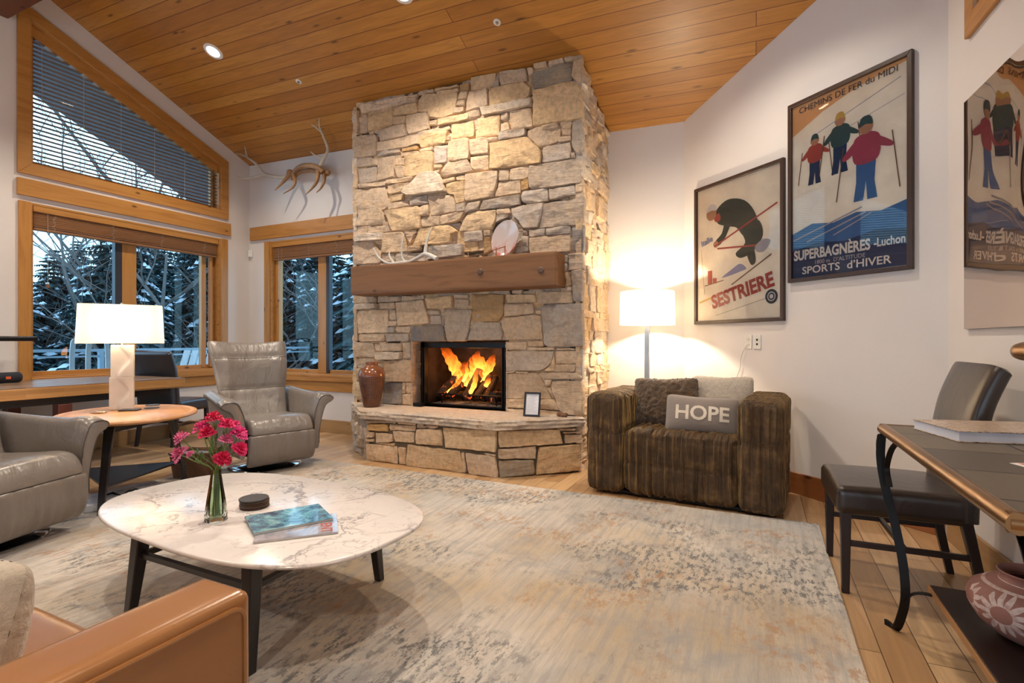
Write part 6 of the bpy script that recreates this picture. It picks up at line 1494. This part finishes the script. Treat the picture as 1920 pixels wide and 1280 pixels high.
ant(b, S([(-6.17, 4.77, 3.600), (-6.02, 4.64, 3.604), (-5.912, 4.54, 3.629)]), .014, .004); ant(b, S([(-5.911, 4.84, 3.363), (-6.141, 4.78, 3.321), (-6.239, 4.72, 3.324), (-6.332, 4.68, 3.354)]), .020, .004); b.build('left_tines', M['antw'], wa)
b = MB(); ant(b, S([(-5.487, 4.90, 3.261), (-5.323, 4.88, 3.315), (-5.117, 4.87, 3.308), (-4.937, 4.86, 3.256), (-4.852, 4.86, 3.223)]), .024, .030)
ant(b, S([(-4.914, 4.8, 3.267), (-4.888, 4.74, 3.103), (-4.946, 4.72, 3.02), (-5.01, 4.68, 2.939)]), .028, .005); ant(b, S([(-4.875, 4.84, 3.247), (-4.806, 4.78, 3.116), (-4.838, 4.76, 3.024), (-4.876, 4.72, 2.959)]), .026, .005); b.sphere(V((-4.83, 4.85, 3.23))-o0, .046, 12, sc=(1, .8, .9)); b.build('right_beam', M['antb'], wa)
b = MB(); ant(b, S([(-4.952, 4.82, 3.265), (-4.897, 4.8, 3.304), (-4.815, 4.78, 3.384), (-4.69, 4.72, 3.458), (-4.62, 4.56, 3.58), (-4.58, 4.48, 3.63), (-4.50, 4.40, 3.68)]), .030, .004)
ant(b, S([(-4.61, 4.56, 3.58), (-4.645, 4.48, 3.63), (-4.67, 4.44, 3.65)]), .013, .004); ant(b, S([(-4.824, 4.78, 3.385), (-4.905, 4.74, 3.418), (-4.951, 4.7, 3.464)]), .018, .004); b.build('right_tines', M['antw'], wa)
MZ = 1.922
o1 = V((-3.2, 4.30, MZ))
ma = thing('deer_antler', 'bleached deer antler lying on the left part of the mantel', 'antlers', o1)
S = lambda L: [V(p)-o1 for p in L]
b = MB(); ant(b, S([(-2.802, 4.22, 1.943), (-2.953, 4.26, 2.006), (-3.063, 4.29, 1.985), (-3.2, 4.3, 1.950), (-3.266, 4.3, 1.99), (-3.279, 4.3, 2.106), (-3.261, 4.32, 2.237)]), .022, .005); ant(b, S([(-2.973, 4.27, 2.009), (-2.968, 4.3, 2.155), (-2.939, 4.34, 2.287)]), .020, .004)
ant(b, S([(-3.2, 4.3, 1.948), (-3.342, 4.27, 1.940), (-3.437, 4.27, 1.95), (-3.555, 4.28, 2.02), (-3.64, 4.3, 2.125)]), .020, .004); ant(b, S([(-3.364, 4.28, 1.948), (-3.434, 4.3, 2.03), (-3.436, 4.32, 2.099)]), .014, .004); b.build('antler', M['antg'], ma)
# plate and stand
def plate_mat():
    t = NT('glazed_plate'); v = t.coords(); n = t.noise(v, 9, 5, .6, 1.5); sp = t.node('ShaderNodeSeparateXYZ'); t.link(v, sp.inputs[0])
    m = t.math('MULTIPLY', t.ramp(sp.outputs[2], [(.0, 1), (.19, 0)]), t.ramp(n, [(.42, 0), (.55, 1)]))
    return t.fin(t.mix(m, (.55, .46, .44), (.55, .10, .07)), .12, Coat_Weight=.8)
M['plate'] = plate_mat()
pl_ = thing('glass_plate', 'round glossy white and red plate leaning on the mantel', 'plate', (-2.12, 4.30, MZ))
b = MB(); R = Matrix.Translation((0, .035, .175)) @ Matrix.Rotation(rad(-18), 4, 'Z') @ Matrix.Rotation(rad(90-8), 4, 'X')
b.lathe([(.001, 0), (.12, .002), (.165, .012), (.172, .020), (.168, .024), (.12, .012), (.001, .010)], 48, R, caps=False); b.build('plate', M['plate'], pl_, angle=50)
b = MB(); M['copper'] = simple('copper_wire', (.50, .22, .10), .3, .9)
b.tube([(-.52, -.02, .01), (-.20, -.03, .045), (.05, -.075, .085)], .004, 6)
for x, y in ((-.05, -.065), (.04, -.07)): b.tube([(x, y, .003), (x, y, .085)], .005, 6); b.tube([(x, y, .004), (x, .06, .004), (x, .09, .07)], .004, 6)
b.build('plate_stand', M['copper'], pl_)
b = MB(); b.sphere((0, 0, .018), .018, 8, sc=(1.3, 1, 1)); tag(b.build('pine_cone', simple('pine_cone_brown', (.12, .07, .04), .9, bump=1, bscale=90, bdist=.01), loc=(-2.36, 4.22, MZ)), 'small dark pine cone beside the plate on the mantel', 'pine cone')
# hearth objects
def vase_mat():
    t = NT('glazed_brown_weave'); v = t.coords(); w = t.node('ShaderNodeTexWave', Scale=24, Distortion=1, _bands_direction='Z'); t.link(v, w.inputs['Vector'])
    sp = t.node('ShaderNodeSeparateXYZ'); t.link(v, sp.inputs[0]); a = t.math('MULTIPLY', t.math('ARCTAN2', sp.outputs[1], sp.outputs[0]), 22); s = t.math('ABSOLUTE', t.math('SINE', a)); f = t.math('MULTIPLY', s, w.outputs[0])
    msk = t.math('LESS_THAN', sp.outputs[2], .31); f2 = t.math('MAXIMUM', f, t.math('SUBTRACT', 1, msk)); n = t.noise(v, 12, 4)
    c = t.mix(t.ramp(f2, [(.05, 0), (.5, 1)]), (.035, .014, .010), t.ramp(n, [(.3, (.13, .045, .02)), (.7, (.26, .085, .03))]))
    return t.fin(c, .22, 0, t.bump(f2, .4, .006), Coat_Weight=.4)
M['hv'] = vase_mat(); HZ = .492
b = MB(); b.lathe([(.001, 0), (.078, 0), (.085, .01), (.098, .09), (.120, .20), (.134, .29), (.134, .33), (.118, .375), (.085, .40), (.062, .415), (.058, .425), (.068, .445), (.066, .45), (.052, .43), (.055, .41), (.08, .39), (.10, .30), (.001, .28)], 44, caps=False)
tag(b.build('ceramic_vase', M['hv'], loc=(-3.56, 4.18, HZ), angle=50), 'tall glazed brown textured vase standing on the left of the stone hearth', 'vase')
pf = thing('photo_frame', 'small tilted dark picture frame with a printed note on the hearth', 'picture frame', (-1.815, 4.22, HZ), rad(8))
T = Matrix.Translation((0, 0, .0)) @ Matrix.Rotation(rad(-14), 4, 'X') @ Matrix.Rotation(rad(0), 4, 'Y')
b = MB(); b.M = T; Q = [(-.075, 0), (.075, 0), (.075, .215), (-.075, .215)]
TM = T @ Matrix(((1,0,0,0),(0,0,-1,0),(0,1,0,0),(0,0,0,1))); b.M = TM; frame_poly(b, Q, inset(Q, .016), -.006, .008); b.build('frame', simple('dark_frame', (.02, .02, .03), .35), pf, bevel=.002)
b = MB(); b.M = TM; b.flat(inset(Q, .015), z=-.002); b.build('note', simple('white_note', (.70, .72, .78), .5), pf, smooth=False)
b = MB(); b.M = TM
for i in range(14): b.add([(-.042+(.01 if i in (0, 5) else 0), .180-.011*i, -.0015), (.042-.012*(i % 3), .180-.011*i, -.0015), (.042-.012*(i % 3), .182-.011*i, -.0015), (-.042+(.01 if i in (0, 5) else 0), .182-.011*i, -.0015)], [(0, 1, 2, 3)])
b.build('printed_lines', M['pgrey'], pf, smooth=False)
b = MB(); b.M = TM; b.box((-.01, 0, -.06), (.01, .10, -.007)); b.v = [p for p in b.v]; b.build('easel_back', M['black'], pf)
b = MB(); b.soft((.05, .035, .018), .006, 5, c=(0, 0, .018)); b.tube([(0, .01, .03), (0, .01, .075)], .002, 6); tag(b.build('receiver_box', M['black'], loc=(-3.14, 4.40, HZ)), 'small black receiver box with a short antenna at the left of the fire', 'box')
b = MB(); b.soft((.05, .02, .018), .015, 8, lambda p, n: p+n*.010*noise.noise(p*60), c=(0, 0, .018)); tag(b.build('pine_cone', M['wicker'], loc=(-1.57, 4.33, HZ), rz=rad(-10)), 'dark pine cone lying on the right end of the hearth', 'pine cone')

# ------------------------------------------------------------------ tan leather sofa in the foreground
M['tan'] = leather('tan_leather', (.33, .135, .035), .27, .05, .45)
ts = thing('leather_sofa', 'tan leather sofa in the lower left foreground, seen from its arm', 'sofa', (-2.1, .25, .0145))
b = MB(); b.soft((.078, .50, .305), .022, (10, 30, 16), lambda p, n: p+n*.003*noise.noise(p*5), c=(1.045, .02, .305)); am_ = b.build('arm', M['tan'], ts, angle=60)
b = MB(); b.soft((.078, .50, .305), .022, (10, 30, 16), c=(-1.045, .02, .305)); b.build('arm', M['tan'], ts, angle=60)
b = MB()
for s in (1,):
    y0, y1, z0, z1 = -.46, .50, .03, .585; r = .03
    pts = [(1.1245, y0, z0), (1.1245, y0, z1)] + [(1.1245, y1-r+r*math.sin(rad(a)), z1-r+r*math.cos(rad(a))) for a in range(0, 91, 15)] + [(1.1245, y1, z0)]
    b.tube(pts, .005, 6)
b.build('welt', M['tan'], am_)
b = MB(); b.soft((.965, .44, .13), .02, (20, 10, 6), c=(0, .0, .19)); b.build('frame', M['tan'], ts, angle=60)
for x in (-.48, .48):
    b = MB(); b.soft((.478, .36, .075), .045, (24, 20, 8), lambda p, n: p+n*(.012*math.cos(p.x*3)*math.cos(p.y*3) if n.z > .4 else 0), c=(x, .11, .365)); b.build('seat_cushion', M['tan'], ts, angle=60)
b = MB(); b.soft((.965, .09, .25), .04, (24, 8, 16), c=(0, -.36, .50)); b.build('backrest', M['tan'], ts, angle=60)
pillow('beige_cushion', 'plush beige cushion leaning on the tan leather sofa at the left edge', furry('beige_plush', (.40, .33, .25), (.56, .48, .38), 16, .008, .4), .44, .34, .18, (-1.53, .47, .545), 4, -15, 0, .003, 34)

# ------------------------------------------------------------------ ceiling fixtures
def ceil_M(x, y):
    h = ceil_h(x, y); s = -.432 if y >= 2.35 else .432
    X = V((1, 0, -.03)).normalized(); Y = V((0, 1, s)); Y = (Y-X*Y.dot(X)).normalized(); Z = X.cross(Y)
    return Matrix(((X.x, Y.x, Z.x, x), (X.y, Y.y, Z.y, y), (X.z, Y.z, Z.z, h), (0, 0, 0, 1)))
M['lens'] = emis('lit_lamp_lens', (1, .84, .58), 10)
LIGHTS = [(-5.124, 3.569, 'lit recessed ceiling light above the recliners, near the left wall', 1), (-2.72, 3.58, 'lit recessed ceiling light just in front of the chimney', 1.5), (-.45, 3.70, 'lit recessed ceiling light above the velvet armchair', .8),
          (-5.1, 1.1, 'added fill light in the ceiling beyond the ridge, left one', 1), (-2.7, 1.1, 'added fill light in the ceiling beyond the ridge, middle one', 1), (-.3, 1.1, 'added fill light in the ceiling beyond the ridge, right one', .9), (-4, -1.6, 'added fill light in the ceiling at the rear of the room, left one', 1), (-1, -1.6, 'added fill light in the ceiling at the rear of the room, right one', 1)]  # this row: unseen downlights added to fill the room with even light
for x, y, lb, e in LIGHTS:
    t = thing('recessed_light', lb, 'ceiling light', group='recessed ceiling lights'); t.matrix_world = ceil_M(x, y)
    b = MB(); b.lathe([(.062, -.001), (.065, -.010), (.092, -.008), (.096, -.001)], 36, caps=False); b.build('trim_ring', M['white'], t)
    b = MB(); b.lathe([(.001, -.004), (.064, -.004)], 32, caps=False); b.build('lens', M['lens'], t)
    l = bpy.data.lights.new('downlight', 'SPOT'); l.energy = 75*e; l.color = (1, .88, .72); l.spot_size = rad(125); l.spot_blend = .6; l.shadow_soft_size = .06
    o = bpy.data.objects.new('downlight', l); o.location = (x, y, ceil_h(x, y)-.03); C.objects.link(o)
for px, py, lb in ((-2.037, 3.992, 'small round sprinkler head in the ceiling, nearer the chimney corner'), (-4.453, 4.066, 'small round sprinkler head in the ceiling, left of the chimney')):
    t = thing('sprinkler_head', lb, 'sprinkler'); t.matrix_world = ceil_M(px, py)
    b = MB(); b.lathe([(.001, -.004), (.030, -.005), (.034, -.001)], 28, caps=False); b.build('escutcheon', M['white'], t)
    b = MB(); b.lathe([(.001, -.022), (.010, -.020), (.008, -.006), (.016, -.005)], 14, caps=False); b.build('nozzle', M['steel'], t)
# ------------------------------------------------------------------ outdoors
M['snow'] = simple('snow', (.62, .72, .80), .9, bump=.3, bscale=3, bdist=.1)
M['bark2'] = simple('tree_bark', (.085, .07, .06), .95, var=.2, bump=.5)
M['twig'] = simple('pale_twig', (.13, .115, .105), .9)
M['needle'] = simple('conifer_needles', (.026, .062, .066), .9, var=.3)
M['deck'] = planks('snowy_deck', [(.35, .38, .42), (.42, .46, .5), (.5, .55, .6)], .14, 3, 'x', .006, .8, False)
M['rail'] = simple('grey_blue_railing', (.28, .36, .42), .5)
def gz(x, y):
    d = math.hypot(x+6, y-5)
    return -2.2 + .17*max(0, d-4) + .5*noise.noise(V((x*.12, y*.12, 0)))
b = MB(); N = 40
for j in range(N+1):
    for i in range(N+1):
        x = -55+62*i/N; y = -8+60*j/N
        b.v.append((x, y, gz(x, y) if (x < -6.8 or y > 6.6) else min(gz(x, y), -.6)))
for j in range(N):
    for i in range(N): a = j*(N+1)+i; b.f.append((a, a+1, a+N+2, a+N+1)); b.mi.append(0)
tag(b.build('snowy_ground', M['snow']), 'snow covered hillside outside the windows', 'ground', kind='structure')
b = MB(); b.box((-9.3, -1, -.25), (-6.62, 8.6, -.10)); tag(b.build('deck', M['deck']), 'snow dusted deck outside the left windows', 'deck', kind='structure')
rl = thing('deck_railing', 'grey deck railing with thin cables outside the left windows', 'railing', (-8.9, 4, -.10))
b = MB(); b.box((-.03, -4.6, 1.10), (.03, 4.4, 1.14)); b.box((-.02, -4.6, 1.02), (.02, 4.4, 1.045)); b.build('top_rail', M['rail'], rl)
for y in (-4.1, -2.6, -1.1, .42, 1.93, 3.5):
    b = MB(); b.box((-.03, y-.03, 0), (.03, y+.03, 1.10)); b.build('post', M['rail'], rl)
b = MB()
for z in (.2, .36, .52, .68, .84): b.tube([(0, -4.6, z), (0, 4.4, z)], .003, 5)
b.build('cables', M['rail'], rl)
M['alu'] = simple('pale_aluminium', (.50, .50, .50), .4)
pc = thing('patio_chair', 'pale metal framed patio chair on the deck, left of the table lamp', 'chair', (-7.5, 3.61, -.10))
b = MB()
for x in (0, .35):
    b.strip(smoothline([(x, -.19, 0), (x, -.19, .70), (x, -.185, 1.18), (x, -.13, 1.27), (x, .13, 1.27), (x, .185, 1.18), (x, .19, .70), (x, .19, 0)], 5), .05, .02, (1, 0, 0))
b.build('frame', M['alu'], pc); b = MB(); b.box((.0, -.18, .42), (.35, .18, .45)); b.build('seat', M['alu'], pc)
pc = thing('patio_chair', 'white slatted patio chair on the deck behind the black dining chair', 'chair', (-7.5, 4.70, -.10), rad(20))
b = MB()
for k in range(4): b.box((-.24+.13*k, 0, 0), (-.14+.13*k, .02, .72), Matrix.Translation((0, .15, .45)) @ Matrix.Rotation(rad(-22), 4, 'X'))
b.build('backrest', M['alu'], pc)
b = MB()
for k in range(4): b.box((-.26, -.30+.12*k, .42), (.26, -.20+.12*k, .44))
b.build('seat', M['alu'], pc)
for x in (-.23, .23):
    for y in (-.28, .16): b = MB(); b.box((x-.02, y-.02, 0), (x+.02, y+.02, .42)); b.build('leg', M['alu'], pc)
# roof overhang seen through the trapezoid window
b = MB(); 
def rf(x, y, dz): return (x, y, ceil_h(XL, y)+dz)
for (ya, yb) in ((2.35, 5.9), (2.35, -4)):
    b.add([rf(-7.7, ya, -.34), rf(-6.62, ya, -.34), rf(-6.62, yb, -.34), rf(-7.7, yb, -.34), rf(-7.7, ya, .2), rf(-6.62, ya, .2), rf(-6.62, yb, .2), rf(-7.7, yb, .2)], [(3,2,1,0),(4,5,6,7),(0,1,5,4),(1,2,6,5),(2,3,7,6),(3,0,4,7)])
tag(b.build('roof_overhang', simple('dark_eave_boards', (.16, .12, .11), .8), smooth=False), 'dark roof overhang outside the upper left window', 'roof', kind='structure')
rt = random.Random(21)
def conifer(h, seed, R=None):
    r = random.Random(seed); R = R or h*.26
    root = bpy.data.objects.new('conifer_tree', None); C.objects.link(root)
    b = MB(); b.tube([(0, 0, -.6), (0, 0, h*.5), (0, 0, h*.98)], [.022*h, .014*h, .004], 8); b.build('trunk', M['bark2'], root)
    b = MB(); s = MB(); z = h*.06; 
    while z < h*.985:
        q = (z/h); rr = R*(1-q)**.75*(.85+.3*r.random())+.05; nb = 9 if q < .8 else 6
        a0 = r.random()*6
        for k in range(nb):
            a = a0+2*PI*k/nb+r.uniform(-.25, .25); L = rr*r.uniform(.75, 1.12); dr = V((math.cos(a), math.sin(a), 0)); sd = V((-dr.y, dr.x, 0)); dp = r.uniform(.15, .45)
            def P(t): return V((0, 0, z)) + dr*L*t + V((0, 0, -dp*L*t*t + .10*L*t))
            nt = 7
            for i in range(nt):
                t0 = .12+.88*i/nt; p = P(t0); wl = L*.34*(1.12-t0)*r.uniform(.7, 1.2)+.05
                for sgn in (-1, 1):
                    d = (dr*.75+sd*sgn).normalized()*wl + V((0, 0, -wl*.35)); n_ = dr*wl*.23
                    b.add([p-n_*.6, p+d*.55-n_+V((0,0,.01)), p+d, p+d*.55+n_], [(0, 1, 2, 3)])
                    b.add([p, p+d*.5+V((0, 0, -wl*.42)), p+d*.9+V((0, 0, -wl*.30)), p+d*.6], [(0, 1, 2, 3)])
            b.add([P(.05)-sd*.03, P(.6)-sd*.07*L, P(1.08), P(.6)+sd*.07*L], [(0, 1, 2, 3)])
            if r.random() < .42:
                t0 = r.uniform(.35, .75); w = L*r.uniform(.08, .17); up = V((0, 0, .035))
                for q2 in range(2):
                    ta, tb = t0+.16*q2, t0+.16*q2+.2; c1, c2 = P(ta)+up, P(min(1.0, tb))+up; mid = (c1+c2)/2
                    s.add([c1, mid-sd*w*.8+V((0,0,-.03)), c2, mid+sd*w*.8+V((0,0,-.03)), mid+V((0, 0, .05))], [(0, 1, 4), (1, 2, 4), (2, 3, 4), (3, 0, 4)])
        z += h*.030*(1.1-.5*q)
    b.build('foliage', M['needle'], root, smooth=False); s.build('snow', M['snow'], root, smooth=True, angle=80)
    return root
protos = [conifer(7.0, 1), conifer(6.2, 2, 2.0), conifer(7.6, 5, 1.9)]
TREES = [(-11.6, 6.1, 6.4, 0, 'snowy conifer directly outside the left pane of the big window'), (-11.3, 8.3, 7.0, 1, 'snowy conifer outside the right pane of the big window'),
         (-10.9, 9.4, 6.6, 2, 'snowy conifer just left of the corner between the windows'), (-9.6, 9.3, 5.8, 0, 'snowy conifer in the left pane of the back window'), (-8.0, 9.8, 7.4, 1, 'tall snowy conifer in the right pane of the back window'),
         (-13.4, 4.9, 5.2, 2, 'low conifer at the far left of the big window'), (-14.0, 7.6, 6.6, 1, 'conifer standing behind the deck, second row, left'), (-14.5, 10.0, 8.2, 0, 'conifer behind the first row at the right pane of the big window'),
         (-12.5, 11.8, 8.0, 2, 'conifer behind the first row near the window corner'), (-10.6, 12.4, 6.0, 0, 'conifer behind the first row in the back window'), (-17.5, 8.5, 5.0, 1, 'distant conifer on the hill at left'), (-18.5, 12.0, 7.5, 2, 'distant conifer on the hill at centre'),
         (-15.5, 14.5, 7.8, 0, 'distant conifer on the hill, left in the back window'), (-12.5, 16.5, 7.4, 1, 'distant conifer on the hill, right in the back window'), (-8.8, 13.0, 7.6, 2, 'conifer behind the chimney, right in the back window')]
ph = [7.0, 6.2, 7.6]
TREES += [(x, y, h, k, 'distant conifer in the dense woods on the hill') for x, y, h, k in [(-15.5, 5.8, 5.2, 0), (-16.2, 7.0, 5.5, 1), (-17, 10.2, 6.2, 2), (-19, 6.5, 5.0, 0), (-20.5, 9.5, 5.6, 1), (-21.5, 12.5, 6.5, 2), (-20, 15, 7, 0), (-17, 17.5, 7, 1), (-14.5, 19, 7, 2), (-11, 20, 7, 0), (-8.5, 17.5, 7, 1), (-15.8, 12.2, 7, 0), (-12.2, 14.4, 6.5, 1), (-22, 7.6, 5, 2), (-17.5, 5.2, 4.6, 1), (-12.3, 9.0, 6.6, 1), (-13.2, 6.2, 5.2, 0)]]
for i, (x, y, h, k, lb) in enumerate(TREES):
    o = protos[k] if i in (0, 1, 2) and k == i else None
    o = dup(protos[k]) if o is None else o
    s = h*(.87 if i > 5 else 1.0)/ph[k]; o.location = (x, y, gz(x, y)-.1); o.scale = (s*1.05, s*1.05, s); o.rotation_euler[2] = rt.random()*6
    tag(o, lb, 'tree', 'snowy conifers outside')
used = True
def bare(x, y, h, seed, lb, lean=(0, 0)):
    r = random.Random(seed); b = MB()
    def br(p, d, L, rad_, lv):
        n = 5; pts = [p]; dd = V(d)
        for i in range(n): dd = (dd+V((r.uniform(-.2, .2), r.uniform(-.2, .2), r.uniform(-.06, .12)))).normalized(); pts.append(pts[-1]+dd*L/n)
        b.tube(pts, [rad_*(1-.14*i) for i in range(n+1)], 6 if lv < 2 else 4, caps=False)
        if lv < 4:
            for k in range(5 if lv < 2 else 4):
                i = r.randint(1, n); a = r.random()*6.28; s = V((math.cos(a), math.sin(a), r.uniform(-.1, .7))).normalized(); br(pts[i], (dd*.55+s*.8).normalized(), L*r.uniform(.45, .68), max(.004, rad_*.5), lv+1)
    br(V((0, 0, -.3)), V((lean[0], lean[1], 1)).normalized(), h*.55, .0075*h, 0)
    o = b.build('bare_tree', M['twig'], loc=(x, y, gz(x, y)-.1)); tag(o, lb, 'tree', 'bare deciduous trees outside')
bare(-11.0, 4.9, 9.5, 3, 'bare leafless tree at the left of the big window', (.1, .15)); bare(-10.2, 5.8, 10, 8, 'bare leafless tree seen through the blind and left pane', (-.1, .1)); bare(-10.0, 7.25, 8, 13, 'bare pale branched tree in front of the right pane of the big window', (.15, .3)); bare(-13.0, 6.3, 12, 17, 'tall bare tree rising behind the trapezoid window'); bare(-9.6, 8.4, 7, 23, 'slim bare tree in the left pane of the back window')

# ------------------------------------------------------------------ sky, camera, colour management
w = bpy.data.worlds.new('sky'); bpy.context.scene.world = w; w.use_nodes = True; nt = w.node_tree
bg = nt.nodes['Background']; tc = nt.nodes.new('ShaderNodeTexCoord'); sx = nt.nodes.new('ShaderNodeSeparateXYZ'); nt.links.new(tc.outputs['Generated'], sx.inputs[0])
rp = nt.nodes.new('ShaderNodeValToRGB'); e = rp.color_ramp.elements; e[0].position = .0; e[0].color = (.62, .80, .95, 1); e[1].position = .6; e[1].color = (.60, .74, 1.0, 1)
nt.links.new(sx.outputs[2], rp.inputs[0]); nt.links.new(rp.outputs[0], bg.inputs[0]); bg.inputs[1].default_value = 1.5
cam = bpy.data.cameras.new('camera'); co = bpy.data.objects.new('camera', cam); C.objects.link(co)
cam.lens = 980*36/1920; cam.sensor_width = 36; cam.clip_start = .05; cam.clip_end = 200
co.location = (0, 0, 1.15); co.rotation_euler = (rad(90), 0, rad(25.4)); bpy.context.scene.camera = co
s = bpy.context.scene; s.view_settings.view_transform = 'Standard'; s.view_settings.look = 'None'; s.view_settings.exposure = 1.2; s.view_settings.gamma = 1; s.view_settings.use_curve_mapping = False
